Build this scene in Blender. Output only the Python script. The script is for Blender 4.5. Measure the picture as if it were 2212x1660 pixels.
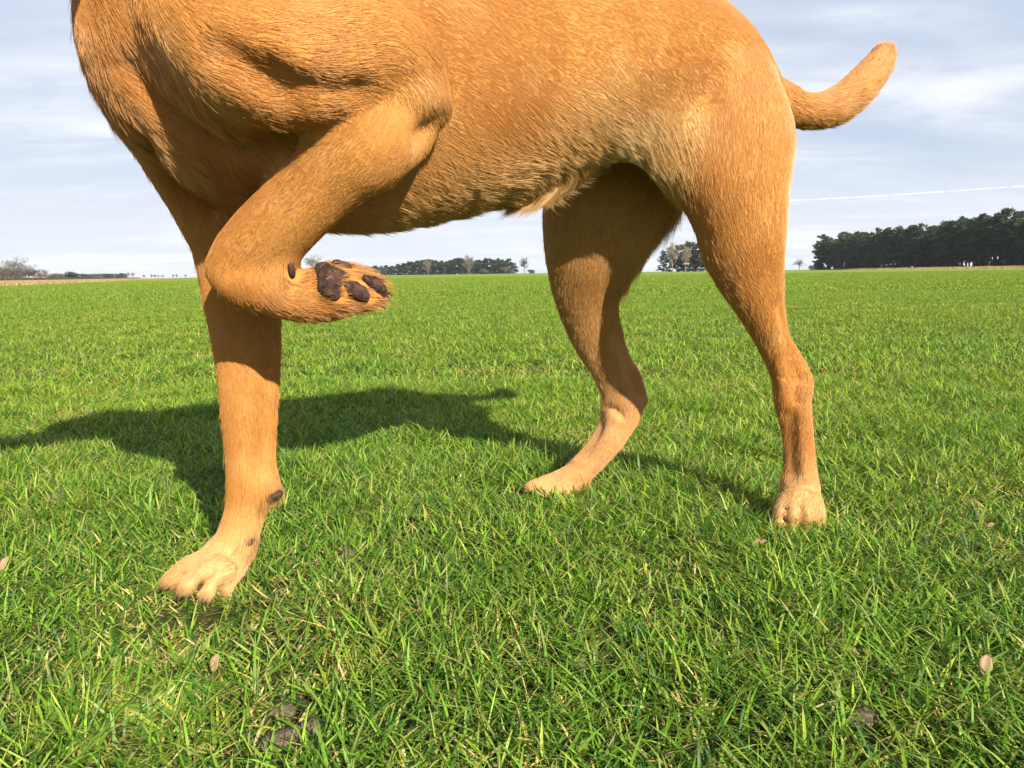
import bpy, math, random
import numpy as np
from mathutils import Vector, Matrix
import openvdb

for o in list(bpy.data.objects):
    bpy.data.objects.remove(o)
rng = np.random.default_rng(11)
random.seed(11)
scene = bpy.context.scene
COL = scene.collection
R = math.radians

# ---------------------------------------------------------------- camera
CAM_H = 0.28
PITCH, ROLL = R(8.19), R(0.73)
F2212 = 1661.0                                   # focal length in pixels of a 2212 px wide picture
_f = np.array((0, math.cos(PITCH), -math.sin(PITCH)))
_u = np.array((0, math.sin(PITCH), math.cos(PITCH)))
_r = np.array((1.0, 0, 0))
CR = _r * math.cos(ROLL) - _u * math.sin(ROLL)
CU = _u * math.cos(ROLL) + _r * math.sin(ROLL)
CF = _f
cam_d = bpy.data.cameras.new('camera')
cam = bpy.data.objects.new('camera', cam_d)
COL.objects.link(cam)
M = Matrix.Identity(4)
for i in range(3):
    M[i][0], M[i][1], M[i][2] = CR[i], CU[i], -CF[i]
M[2][3] = CAM_H
cam.matrix_world = M
cam_d.sensor_fit = 'HORIZONTAL'
cam_d.sensor_width = 36.0
cam_d.lens = F2212 / 2212 * 36.0
cam_d.clip_start = 0.02
cam_d.clip_end = 150000
scene.camera = cam

# ---------------------------------------------------------------- sky, sun, exposure
SUN_EL = R(28)
SUN_H = np.array((0.47, -0.883))                 # horizontal direction towards the sun
SUN_H /= np.linalg.norm(SUN_H)
SUN_V = Vector((SUN_H[0] * math.cos(SUN_EL), SUN_H[1] * math.cos(SUN_EL), math.sin(SUN_EL)))
scene.view_settings.view_transform = 'Standard'
scene.view_settings.look = 'None'
scene.view_settings.gamma = 1
scene.view_settings.use_curve_mapping = False
scene.view_settings.exposure = 1.04
world = bpy.data.worlds.new('World')
scene.world = world
world.use_nodes = True


class NT:
    """small helper for node trees"""
    def __init__(self, nt):
        self.nt = nt
        nt.nodes.clear()

    def n(self, kind, **kw):
        nd = self.nt.nodes.new(kind)
        for k, v in kw.items():
            if k.startswith('_'):
                setattr(nd, k[1:], v)
        for k, v in kw.items():
            if not k.startswith('_'):
                self.set(nd.inputs[k.replace('__', ' ')] if not k.startswith('i') or not k[1:].isdigit() else nd.inputs[int(k[1:])], v)
        return nd

    def set(self, sock, v):
        if isinstance(v, bpy.types.NodeSocket):
            self.nt.links.new(v, sock)
        elif isinstance(v, bpy.types.Node):
            self.nt.links.new(v.outputs[0], sock)
        else:
            sock.default_value = v

    def math(self, op, a, b=0.0, c=0.0, clamp=False):
        nd = self.nt.nodes.new('ShaderNodeMath')
        nd.operation = op
        nd.use_clamp = clamp
        for i, v in enumerate((a, b, c)):
            self.set(nd.inputs[i], v)
        return nd.outputs[0]

    def mix(self, f, a, b, mode='MIX'):
        nd = self.nt.nodes.new('ShaderNodeMix')
        nd.data_type = 'RGBA'
        nd.blend_type = mode
        nd.clamp_factor = True
        self.set(nd.inputs[0], f)
        for i, v in ((6, a), (7, b)):
            if isinstance(v, tuple) and len(v) == 3:
                v = v + (1,)
            self.set(nd.inputs[i], v)
        return nd.outputs[2]

    def noise(self, vec, scale, detail=3, rough=0.55, dist=0.0, dim='3D'):
        nd = self.nt.nodes.new('ShaderNodeTexNoise')
        nd.noise_dimensions = dim
        if vec is not None:
            self.set(nd.inputs['Vector'], vec)
        nd.inputs['Scale'].default_value = scale
        nd.inputs['Detail'].default_value = detail
        nd.inputs['Roughness'].default_value = rough
        nd.inputs['Distortion'].default_value = dist
        return nd.outputs[0]

    def ramp(self, v, lo, hi):
        nd = self.nt.nodes.new('ShaderNodeMapRange')
        nd.interpolation_type = 'SMOOTHSTEP'
        self.set(nd.inputs[0], v)
        nd.inputs[1].default_value = lo
        nd.inputs[2].default_value = hi
        return nd.outputs[0]


w = NT(world.node_tree)
sky = w.n('ShaderNodeTexSky', _sky_type='NISHITA', _sun_disc=False, _sun_elevation=SUN_EL,
          _sun_rotation=math.atan2(SUN_H[0], SUN_H[1]))
sky.air_density, sky.dust_density, sky.ozone_density = 1.0, 1.2, 1.2
tc = w.n('ShaderNodeTexCoord')
sep = w.n('ShaderNodeSeparateXYZ', Vector=tc.outputs['Generated'])
zz = w.math('ADD', w.math('MAXIMUM', sep.outputs[2], 0.0), 0.10)
cu = w.math('DIVIDE', sep.outputs[0], zz)
cv = w.math('DIVIDE', sep.outputs[1], zz)
cvec = w.n('ShaderNodeCombineXYZ', X=cu, Y=cv, Z=0.0)
mp1 = w.n('ShaderNodeMapping', Vector=cvec)
mp1.inputs['Scale'].default_value = (0.55, 1.0, 1)
mp1.inputs['Rotation'].default_value = (0, 0, R(8))
mp1.inputs['Location'].default_value = (3.1, 7.7, 0)
n_big = w.noise(mp1, 0.85, 6, 0.52, 0.4)
n_fine = w.noise(mp1, 2.6, 6, 0.6, 0.7)
n_patch = w.noise(cvec, 0.33, 3, 0.5, 0.2)
m_cloud = w.math('ADD', w.math('MULTIPLY', n_big, 0.65), w.math('MULTIPLY', n_fine, 0.35))
cover = w.ramp(m_cloud, 0.22, 0.55)
white = w.ramp(w.math('ADD', w.math('MULTIPLY', m_cloud, 0.75), w.math('MULTIPLY', n_patch, 0.25)), 0.46, 0.66)
cloudc = w.mix(white, (5.3, 5.75, 6.8), (8.3, 8.5, 8.7))
lowband = w.math('SUBTRACT', 1.0, w.ramp(sep.outputs[2], 0.0, 0.16))
skyblue = w.mix(0.55, sky.outputs[0], (4.2, 5.0, 6.6))
skyc = w.mix(w.math('MULTIPLY', cover, 0.9), skyblue, cloudc)
skyc = w.mix(w.math('MULTIPLY', lowband, 0.55), skyc, (7.4, 7.75, 8.1))
# the layer thins overhead, where the bluer sky comes through
skyc = w.mix(w.math('MULTIPLY', w.ramp(sep.outputs[2], 0.35, 0.95), 0.55), skyc, sky.outputs[0])
bg = w.n('ShaderNodeBackground', Color=skyc, Strength=0.066)
w.n('ShaderNodeOutputWorld', Surface=bg)

sun_d = bpy.data.lights.new('sun', 'SUN')
sun_d.energy = 5.0
sun_d.angle = R(0.53)
sun_d.color = (1.0, 0.94, 0.84)
sun = bpy.data.objects.new('sun', sun_d)
COL.objects.link(sun)
sun.rotation_euler = SUN_V.to_track_quat('Z', 'Y').to_euler()


# ---------------------------------------------------------------- helpers
def tag(o, label=None, cat=None, group=None, kind=None):
    if label: o['label'] = label
    if cat: o['category'] = cat
    if group: o['group'] = group
    if kind: o['kind'] = kind
    return o


def link(name, data, parent=None):
    o = bpy.data.objects.new(name, data)
    COL.objects.link(o)
    if parent is not None:
        o.parent = parent
    return o


def mesh_np(name, V, F, mat=None, col=None, smooth=True, tris=None):
    """V (n,3), F (m,k) all of one size; col (n,3) point colours"""
    me = bpy.data.meshes.new(name)
    V = np.asarray(V, np.float32)
    F = np.asarray(F, np.int32)
    m, k = F.shape
    me.vertices.add(len(V))
    me.vertices.foreach_set('co', V.ravel())
    me.loops.add(m * k)
    me.loops.foreach_set('vertex_index', F.ravel())
    me.polygons.add(m)
    me.polygons.foreach_set('loop_start', np.arange(0, m * k, k, dtype=np.int32))
    me.polygons.foreach_set('use_smooth', np.full(m, smooth, bool))
    me.update(calc_edges=True)
    if col is not None:
        a = me.attributes.new('col', 'FLOAT_COLOR', 'POINT')
        c = np.ones((len(V), 4), np.float32)
        c[:, :3] = col
        a.data.foreach_set('color', c.ravel())
    if mat:
        me.materials.append(mat)
    return me


def material(name, build):
    m = bpy.data.materials.new(name)
    m.use_nodes = True
    t = NT(m.node_tree)
    sh = build(t)
    t.n('ShaderNodeOutputMaterial', Surface=sh)
    return m


def ray(px, py):
    d = CR * ((px - 1106) / F2212) + CU * (-(py - 830) / F2212) + CF
    return d


def W(px, py, Y):
    """a point on the line of sight through a 2212 px picture position, at world distance Y"""
    d = ray(px, py)
    return np.array((0, 0, CAM_H)) + d * (Y / d[1])


def G(px, py, z=0.0):
    d = ray(px, py)
    return np.array((0, 0, CAM_H)) + d * ((z - CAM_H) / d[2])


def zc(p):
    return float(np.dot(np.asarray(p) - np.array((0, 0, CAM_H)), CF))


_lat = rng.normal(size=(32, 32, 32, 3)).astype(np.float32)


def vnoise(P, scale):
    """smooth random vectors at points P (n,3); scale = cell size in metres"""
    q = P / scale
    i = np.floor(q).astype(np.int64)
    f = (q - i).astype(np.float32)
    f = f * f * (3 - 2 * f)
    out = 0
    for a in (0, 1):
        for b in (0, 1):
            for c in (0, 1):
                wgt = (f[:, 0] if a else 1 - f[:, 0]) * (f[:, 1] if b else 1 - f[:, 1]) * (f[:, 2] if c else 1 - f[:, 2])
                out = out + wgt[:, None] * _lat[(i[:, 0] + a) % 32, (i[:, 1] + b) % 32, (i[:, 2] + c) % 32]
    return out


# ---------------------------------------------------------------- materials
def grass_shader(t):
    at = t.n('ShaderNodeAttribute', _attribute_name='col').outputs[0]
    geo = t.n('ShaderNodeNewGeometry').outputs['Position']
    big = t.noise(geo, 0.55, 4, 0.6)
    small = t.noise(geo, 5.0, 3, 0.6)
    c = t.mix(t.ramp(big, 0.35, 0.7), at, t.mix(1.0, at, (1.18, 1.05, 0.9), 'MULTIPLY'))
    c = t.mix(t.ramp(small, 0.35, 0.75), t.mix(1.0, c, (0.8, 0.85, 0.8), 'MULTIPLY'), c)
    p = t.n('ShaderNodeBsdfPrincipled', Base__Color=c, Roughness=0.5)
    p.inputs['Specular IOR Level'].default_value = 0.3
    tr = t.n('ShaderNodeBsdfTranslucent', Color=t.mix(1.0, c, (1.15, 1.25, 0.7), 'MULTIPLY'))
    mx = t.n('ShaderNodeMixShader', Fac=0.26)
    t.set(mx.inputs[1], p)
    t.set(mx.inputs[2], tr)
    return mx


M_GRASS = material('grass_blades', grass_shader)


def field_shader(t):
    geo = t.n('ShaderNodeNewGeometry').outputs['Position']
    fine = t.noise(geo, 26.0, 4, 0.65)
    mid = t.noise(geo, 1.7, 4, 0.6)
    big = t.noise(geo, 0.07, 4, 0.55)
    thatch = t.noise(geo, 170.0, 4, 0.7)
    ln = t.n('ShaderNodeVectorMath', _operation='LENGTH')
    t.set(ln.inputs[0], geo)
    thick = t.ramp(ln.outputs['Value'], 2.0, 45.0)
    g = t.mix(t.ramp(big, 0.3, 0.7), (0.185, 0.24, 0.034), (0.215, 0.27, 0.04))
    g = t.mix(t.ramp(mid, 0.3, 0.75), t.mix(1.0, g, (0.86, 0.9, 0.85), 'MULTIPLY'), g)
    floor = t.mix(t.ramp(thatch, 0.38, 0.66), (0.020, 0.017, 0.009), (0.085, 0.075, 0.028))
    floor = t.mix(t.math('MULTIPLY', t.ramp(fine, 0.4, 0.65), 0.6), floor, (0.035, 0.06, 0.010))
    g = t.mix(t.math('ADD', t.math('MULTIPLY', thick, 0.92), 0.04), floor, g)
    p = t.n('ShaderNodeBsdfPrincipled', Base__Color=g, Roughness=0.9)
    p.inputs['Specular IOR Level'].default_value = 0.1
    b = t.n('ShaderNodeBump', Height=fine, Strength=0.6, Distance=0.02)
    t.set(p.inputs['Normal'], b)
    return p


M_FIELD = material('field_turf', field_shader)


def attr_shader(rough=0.8, spec=0.15, transl=0.0, vary=None):
    def build(t):
        c = t.n('ShaderNodeAttribute', _attribute_name='col').outputs[0]
        if vary:
            oi = t.n('ShaderNodeObjectInfo')
            c = t.mix(oi.outputs['Random'], c, t.mix(1.0, c, vary, 'MULTIPLY'))
        p = t.n('ShaderNodeBsdfPrincipled', Base__Color=c, Roughness=rough)
        p.inputs['Specular IOR Level'].default_value = spec
        if not transl:
            return p
        tr = t.n('ShaderNodeBsdfTranslucent', Color=c)
        mx = t.n('ShaderNodeMixShader', Fac=transl)
        t.set(mx.inputs[1], p)
        t.set(mx.inputs[2], tr)
        return mx
    return build


M_LEAF = material('needle_foliage', attr_shader(0.7, 0.2, 0.15, (1.25, 1.2, 0.85)))
M_BARK = material('bark', attr_shader(0.9, 0.1, 0, (1.2, 1.15, 1.05)))
M_DRY = material('dry_grass', attr_shader(0.85, 0.1, 0.2))


def soil_shader(t):
    c = t.n('ShaderNodeTexCoord').outputs['Object']
    a = t.noise(c, 60, 5, 0.7)
    col = t.mix(a, (0.045, 0.03, 0.018), (0.22, 0.15, 0.10))
    p = t.n('ShaderNodeBsdfPrincipled', Base__Color=col, Roughness=0.95)
    t.set(p.inputs['Normal'], t.n('ShaderNodeBump', Height=t.noise(c, 220, 4, 0.7), Strength=0.8, Distance=0.003))
    return p


M_SOIL = material('soil', soil_shader)


def deadleaf_shader(t):
    c = t.n('ShaderNodeTexCoord').outputs['Object']
    col = t.mix(t.noise(c, 90, 4, 0.6), (0.20, 0.12, 0.055), (0.40, 0.27, 0.14))
    p = t.n('ShaderNodeBsdfPrincipled', Base__Color=col, Roughness=0.7)
    return p


M_DEAD = material('dead_leaf', deadleaf_shader)


def verge_shader(t):
    geo = t.n('ShaderNodeNewGeometry').outputs['Position']
    a = t.noise(geo, 0.25, 5, 0.65)
    b = t.noise(geo, 3.0, 4, 0.7)
    col = t.mix(t.ramp(a, 0.35, 0.7), (0.30, 0.19, 0.085), (0.42, 0.33, 0.14))
    col = t.mix(t.ramp(b, 0.55, 0.75), col, (0.22, 0.24, 0.06))
    p = t.n('ShaderNodeBsdfPrincipled', Base__Color=col, Roughness=0.95)
    t.set(p.inputs['Normal'], t.n('ShaderNodeBump', Height=b, Strength=0.7, Distance=0.3))
    return p


M_VERGE = material('dry_verge', verge_shader)


def pad_shader(t):
    c = t.n('ShaderNodeTexCoord').outputs['Object']
    a = t.ramp(t.noise(c, 130, 5, 0.7), 0.3, 0.7)
    col = t.mix(a, (0.022, 0.011, 0.008), (0.095, 0.050, 0.034))
    col = t.mix(t.ramp(t.noise(c, 330, 3, 0.6), 0.62, 0.72), col, (0.20, 0.14, 0.09))
    vor = t.n('ShaderNodeTexVoronoi', Vector=c, Scale=900.0).outputs[0]
    p = t.n('ShaderNodeBsdfPrincipled', Base__Color=col, Roughness=0.78)
    p.inputs['Specular IOR Level'].default_value = 0.2
    t.set(p.inputs['Normal'], t.n('ShaderNodeBump', Height=t.math('ADD', vor, t.math('MULTIPLY', t.noise(c, 220, 4, 0.7), 2.5)), Strength=0.8, Distance=0.0012))
    return p


M_PAD = material('paw_pad', pad_shader)


def plain(name, c, rough=0.5, spec=0.4):
    def b(t):
        v = t.noise(t.n('ShaderNodeTexCoord').outputs['Object'], 120, 3, 0.6)
        p = t.n('ShaderNodeBsdfPrincipled', Base__Color=t.mix(v, tuple(x * 0.75 for x in c), tuple(min(1, x * 1.2) for x in c)), Roughness=rough)
        p.inputs['Specular IOR Level'].default_value = spec
        return p
    return material(name, b)


M_CLAW = plain('claw_horn', (0.06, 0.035, 0.022), 0.35)
M_EYE = plain('eye_brown', (0.03, 0.014, 0.006), 0.08, 0.6)
M_NOSE = plain('nose_leather', (0.03, 0.02, 0.018), 0.45)


def skin_shader(t):
    c = t.n('ShaderNodeAttribute', _attribute_name='col').outputs[0]
    p = t.n('ShaderNodeBsdfPrincipled', Base__Color=t.mix(1.0, c, (0.75, 0.7, 0.65), 'MULTIPLY'), Roughness=0.8)
    p.inputs['Specular IOR Level'].default_value = 0.15
    return p


M_SKIN = material('dog_undercoat', skin_shader)


def fur_shader(t):
    c = t.n('ShaderNodeAttribute', _attribute_name='col').outputs[0]
    hi = t.n('ShaderNodeHairInfo')
    c = t.mix(t.ramp(hi.outputs['Intercept'], 0.35, 1.0), t.mix(1.0, c, (0.88, 0.86, 0.84), 'MULTIPLY'), t.mix(1.0, c, (1.1, 1.08, 1.05), 'MULTIPLY'))
    p = t.n('ShaderNodeBsdfPrincipled', Base__Color=c, Roughness=0.4)
    p.inputs['Specular IOR Level'].default_value = 0.5
    tr = t.n('ShaderNodeBsdfTranslucent', Color=c)
    mx = t.n('ShaderNodeMixShader', Fac=0.25)
    t.set(mx.inputs[1], p)
    t.set(mx.inputs[2], tr)
    return mx


M_FUR = material('dog_fur', fur_shader)

# ---------------------------------------------------------------- the field and its verges
V, F = [], []
rings = [0.0, 0.6, 1.2, 2, 4, 8, 16, 32, 64, 128, 260, 520, 1000, 1500]
NS = 64
V.append((0, 0, 0))
for r in rings[1:]:
    for k in range(NS):
        a = 2 * math.pi * k / NS
        V.append((r * math.cos(a), r * math.sin(a), 0))
tri = []
for k in range(NS):
    tri.append((0, 1 + k, 1 + (k + 1) % NS))
for j in range(len(rings) - 2):
    b0, b1 = 1 + j * NS, 1 + (j + 1) * NS
    for k in range(NS):
        k2 = (k + 1) % NS
        tri.append((b0 + k, b1 + k, b1 + k2))
        tri.append((b0 + k, b1 + k2, b0 + k2))
field = link('field', mesh_np('field', V, tri, M_FIELD))
tag(field, kind='structure')

# left verge: a low bank of dry grass between the field and the hedge
ys = np.linspace(20, 640, 60)
V, F = [], []
for i, y in enumerate(ys):
    x0 = -8.5 - 0.40 * y
    wob = 0.5 * math.sin(y * 0.11) + 0.4 * math.sin(y * 0.37)
    for j, (dx, z) in enumerate(((0 + wob, 0.004), (-4 + wob, 0.05), (-14, 0.12), (-30, 0.2), (-60, 0.22), (-400, 0.22))):
        V.append((max(x0 + dx * (0.6 + y / 200), -1100 + dx * 0.1), y, z))
for i in range(len(ys) - 1):
    for j in range(5):
        a = i * 6 + j
        F.append((a, a + 1, a + 7, a + 6))
verge = link('verge', mesh_np('verge', V, F, M_VERGE))
tag(verge, kind='structure')


def tufts(n, pos_fn, h, wdt, cols, segs_lean=0.5):
    """upright dry blades / twigs as thin triangles"""
    P = pos_fn(n)
    hh = h * rng.uniform(0.45, 1.1, n)
    az = rng.uniform(0, 2 * np.pi, n)
    ln = rng.uniform(0, segs_lean, n) * hh
    tip = P + np.stack([np.cos(az) * ln, np.sin(az) * ln, hh], 1)
    fz = rng.uniform(0, np.pi, n)
    side = np.stack([np.cos(fz), np.sin(fz), np.zeros(n)], 1) * wdt * 0.5
    V = np.stack([P - side, P + side, tip], 1).reshape(-1, 3)
    F = np.arange(3 * n).reshape(n, 3)
    c = cols[rng.integers(0, len(cols), n)] * rng.uniform(0.75, 1.25, (n, 1))
    return V, F, np.repeat(c, 3, 0)


DRYC = np.array([(0.42, 0.31, 0.14), (0.35, 0.24, 0.11), (0.30, 0.2, 0.09), (0.24, 0.22, 0.07)])


def right_strip(n):
    t = rng.uniform(0, 1, n) ** 1.3
    y = 120 + 235 * t
    x = 97 + (y - 150) * 0.2 + rng.uniform(0, 24, n)
    return np.stack([x, y, np.zeros(n)], 1)


V, F, c = tufts(26000, right_strip, 0.6, 0.12, DRYC)
tag(link('dry_grass', mesh_np('dry_grass', V, F, M_DRY, c, False)), kind='stuff')


def left_strip(n):
    y = 25 + 330 * rng.uniform(0, 1, n) ** 1.7
    x = -8.5 - 0.4 * y - rng.uniform(0, 1, n) ** 1.3 * (10 + y * 0.12)
    return np.stack([x, y, np.full(n, 0.02)], 1)


V, F, c = tufts(42000, left_strip, 0.14, 0.05, DRYC, 1.2)
tag(link('dry_grass', mesh_np('dry_grass', V, F, M_DRY, c, False)), kind='stuff')


# ---------------------------------------------------------------- trees
def tube(pts, rad, n=6):
    V, F = [], []
    pts = [np.asarray(p, float) for p in pts]
    for i, p in enumerate(pts):
        t = pts[min(i + 1, len(pts) - 1)] - pts[max(i - 1, 0)]
        t /= np.linalg.norm(t) + 1e-9
        ref = np.array((1.0, 0, 0)) if abs(t[0]) < 0.8 else np.array((0, 1.0, 0))
        a = np.cross(t, ref); a /= np.linalg.norm(a)
        b = np.cross(t, a)
        for k in range(n):
            an = 2 * math.pi * k / n
            V.append(p + rad[i] * (math.cos(an) * a + math.sin(an) * b))
    for i in range(len(pts) - 1):
        for k in range(n):
            k2 = (k + 1) % n
            F.append((i * n + k, i * n + k2, (i + 1) * n + k2, (i + 1) * n + k))
    return V, F


def join(parts):
    V, F, off = [], [], 0
    for v, f in parts:
        V.extend(v)
        F.extend([tuple(i + off for i in q) for q in f])
        off += len(v)
    return V, F


def leaf_cloud(centres, radii, per, size, base, g):
    """needle sprays: small four-cornered faces through flattened clumps"""
    n = len(centres) * per
    ci = np.repeat(np.arange(len(centres)), per)
    d = g.normal(size=(n, 3))
    d /= np.linalg.norm(d, axis=1)[:, None]
    rr = g.uniform(0.25, 1.0, n) ** 0.6
    P = centres[ci] + d * rr[:, None] * radii[ci]
    a = g.normal(size=(n, 3)); a /= np.linalg.norm(a, axis=1)[:, None]
    b = np.cross(a, g.normal(size=(n, 3))); b /= np.linalg.norm(b, axis=1)[:, None]
    s = size * g.uniform(0.5, 1.3, n)[:, None]
    V = np.stack([P - a * s, P - b * s * 0.4, P + a * s, P + b * s * 0.4], 1).reshape(-1, 3)
    F = np.arange(4 * n).reshape(n, 4)
    tint = g.uniform(0.6, 1.35, len(centres))[ci] * g.uniform(0.7, 1.3, n)
    warm = g.uniform(0, 1, len(centres))[ci]
    c = np.array(base)[None] * tint[:, None]
    c[:, 0] *= 1 + 0.5 * warm
    return V, F, np.repeat(c, 4, 0)


def pine_data(seed, Ht=15.0, low=0.34, wide=3.1, base=(0.034, 0.058, 0.029), conical=0.0):
    g = np.random.default_rng(seed)
    lean = g.normal(size=2) * 0.25
    tp = [np.array((lean[0] * s * s, lean[1] * s * s, Ht * 0.93 * s)) for s in np.linspace(0, 1, 7)]
    parts = [tube(tp, [0.24 * (1 - 0.8 * s) + 0.02 for s in np.linspace(0, 1, 7)], 6)]
    cent, rad = [], []
    nb = 34
    for i in range(nb):
        s = low + (0.97 - low) * (i + g.uniform(0, 1)) / nb
        az = g.uniform(0, 2 * np.pi)
        prof = (1 - conical) * (0.38 + 0.62 * math.sin(math.pi * min(1, (s - low) / (1 - low) * 0.9 + 0.12))) + conical * (1.05 - (s - low) / (1 - low))
        L = wide * prof * g.uniform(0.55, 1.1)
        p0 = np.array((lean[0] * s * s, lean[1] * s * s, Ht * 0.93 * s))
        d = np.array((math.cos(az), math.sin(az), g.uniform(-0.1, 0.42)))
        p1 = p0 + d * L
        parts.append(tube([p0, p0 + d * L * 0.5 + np.array((0, 0, 0.1)), p1], [0.07, 0.05, 0.02], 3))
        for q in range(3):
            f = (0.45, 0.75, 1.0)[q]
            cent.append(p0 + d * L * f + g.normal(size=3) * 0.28)
            r = g.uniform(0.55, 1.05) * (0.8 if q == 2 else 1)
            rad.append((r * 1.1, r * 1.1, r * 0.55))
    for i in range(5):
        cent.append(tp[-1] + g.normal(size=3) * np.array((0.6, 0.6, 0.4)) + np.array((0, 0, 0.3)))
        rad.append((0.7, 0.7, 0.6))
    for i in range(9):                            # bare snags under the crown
        s = g.uniform(0.12, low + 0.1)
        az = g.uniform(0, 2 * np.pi)
        p0 = np.array((0, 0, Ht * s))
        d = np.array((math.cos(az), math.sin(az), g.uniform(-0.25, 0.15)))
        parts.append(tube([p0, p0 + d * g.uniform(0.8, 2.6)], [0.04, 0.015], 3))
    V, F = join(parts)
    tb = mesh_np('pine_trunk', V, F, M_BARK, np.array((0.055, 0.04, 0.03))[None] * np.ones((len(V), 1)))
    v, f, c = leaf_cloud(np.array(cent), np.array(rad), 30, 0.42, base, g)
    return tb, mesh_np('pine_crown', v, f, M_LEAF, c, False)


def round_data(seed, Ht, wide, base, heads=9, per=200, size=0.34, low=0.15):
    g = np.random.default_rng(seed)
    parts = [tube([(0, 0, 0), (0.1, 0, Ht * 0.3), (0, 0.1, Ht * 0.7)], [Ht * 0.03, Ht * 0.022, Ht * 0.008], 6)]
    cent, rad = [], []
    for i in range(heads):
        az = g.uniform(0, 2 * np.pi)
        rr = wide * 0.62 * math.sqrt(g.uniform(0, 1))
        z = Ht * (low + (0.72 - low) * g.uniform(0, 1))
        r = wide * g.uniform(0.32, 0.5)
        c = np.array((rr * math.cos(az), rr * math.sin(az), z))
        cent.append(c); rad.append((r, r, min(r * 0.9, Ht - z)))
        parts.append(tube([(0, 0, Ht * 0.25), c], [Ht * 0.012, Ht * 0.004], 3))
    V, F = join(parts)
    tb = mesh_np('tree_trunk', V, F, M_BARK, np.array((0.06, 0.045, 0.035))[None] * np.ones((len(V), 1)))
    v, f, c = leaf_cloud(np.array(cent), np.array(rad), per, size, base, g)
    return tb, mesh_np('tree_crown', v, f, M_LEAF, c, False)


def bare_data(seed, Ht=11.0, spread=1.0, col=(0.13, 0.115, 0.095), twig_w=0.034, cz=0.58, twigs=5200):
    """a leafless tree: trunk, limbs and boughs as tubes through an egg-shaped crown, twigs as fine three-cornered faces"""
    g = np.random.default_rng(seed)
    R_ = np.array((0.46 * spread, 0.46 * spread, 1.0 - cz)) * Ht
    C_ = np.array((0, 0, Ht * cz))

    def crown_pt(lo_, hi_):
        d = g.normal(size=3); d /= np.linalg.norm(d)
        if d[2] < -0.55: d[2] *= -1
        lump = 1 + 0.16 * math.sin(3 * math.atan2(d[1], d[0]) + seed) + 0.12 * math.sin(5 * d[2] + seed)
        return C_ + d * R_ * g.uniform(lo_, hi_) * lump
    top = np.array((g.normal() * 0.03 * Ht, g.normal() * 0.03 * Ht, Ht * 0.72))
    tp = [top * s + np.array((0, 0, -0.1)) for s in np.linspace(0, 1, 6)]
    parts = [tube(tp, [Ht * 0.020 * (1 - 0.75 * s) + 0.02 for s in np.linspace(0, 1, 6)], 6)]
    limbs = []
    for i in range(16):
        f = g.uniform(0.18, 0.85)
        p0 = top * f
        p1 = crown_pt(0.7, 0.95)
        if p1[2] < p0[2]: p1[2] = p0[2] + g.uniform(0, 0.1) * Ht
        mid = (p0 + p1) / 2 + np.array((0, 0, -0.03 * Ht)) + g.normal(size=3) * 0.02 * Ht
        r = Ht * 0.008
        parts.append(tube([p0, mid, p1], [r, r * 0.7, r * 0.3], 4))
        limbs.append((p0, mid, p1))
    seg = []
    for i in range(150):
        p0, mid, p1 = limbs[g.integers(len(limbs))]
        f = g.uniform(0.25, 1)
        q = p0 + (mid - p0) * (f * 2) if f < 0.5 else mid + (p1 - mid) * (f * 2 - 1)
        e = crown_pt(0.5, 1.0)
        e = q + (e - q) * g.uniform(0.25, 0.55)
        parts.append(tube([q, e], [Ht * 0.0035, Ht * 0.0012], 3))
        seg.append((q, e))
    A, B = [], []
    for i in range(twigs):
        q, e = seg[g.integers(len(seg))]
        p = q + (e - q) * g.uniform(0.15, 1.0) + g.normal(size=3) * 0.012 * Ht
        o = (p - C_) / R_
        d = o * 0.8 + np.array((0, 0, 0.35)) + g.normal(size=3) * 0.55
        d /= np.linalg.norm(d)
        A.append(p); B.append(p + d * Ht * g.uniform(0.03, 0.10))
    V, F = join(parts)
    V = np.array(V); A = np.array(A); B = np.array(B)
    n = len(A)
    side = np.cross(B - A, g.normal(size=(n, 3)))
    side /= np.linalg.norm(side, axis=1)[:, None] + 1e-9
    side *= twig_w * 0.5 * g.uniform(0.6, 1.3, (n, 1))
    tv = np.stack([A - side, A + side, B], 1).reshape(-1, 3)
    cc = np.array(col)
    tb = mesh_np('tree_trunk', V, F, M_BARK, cc[None] * 0.8 * np.ones((len(V), 1)))
    tint = g.uniform(0.75, 1.25, (n, 1))
    cr = mesh_np('tree_crown', tv, np.arange(3 * n).reshape(n, 3), M_BARK, np.repeat(cc[None] * tint, 3, 0), False)
    return tb, cr


def tree(name, data, px, D, hpx, label, cat, group=None, ht=None, z=0.0, wide=1.0):
    """stands at distance D on the bearing of picture column px; hpx = height in picture px"""
    tb, cr = data
    vs = np.empty(len(cr.vertices) * 3, np.float32)
    cr.vertices.foreach_get('co', vs)
    top = vs.reshape(-1, 3)[:, 2].max()
    H = hpx / F2212 * D
    t = link(name, None)
    t.location = ((px - 1106) / F2212 * D, D, z)
    t.rotation_euler = (0, 0, random.uniform(0, 6.28))
    s = H / top
    t.scale = (s * wide, s * wide, s)
    link('trunk', tb, t)
    link('crown', cr, t)
    return tag(t, label, cat, group)


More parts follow.
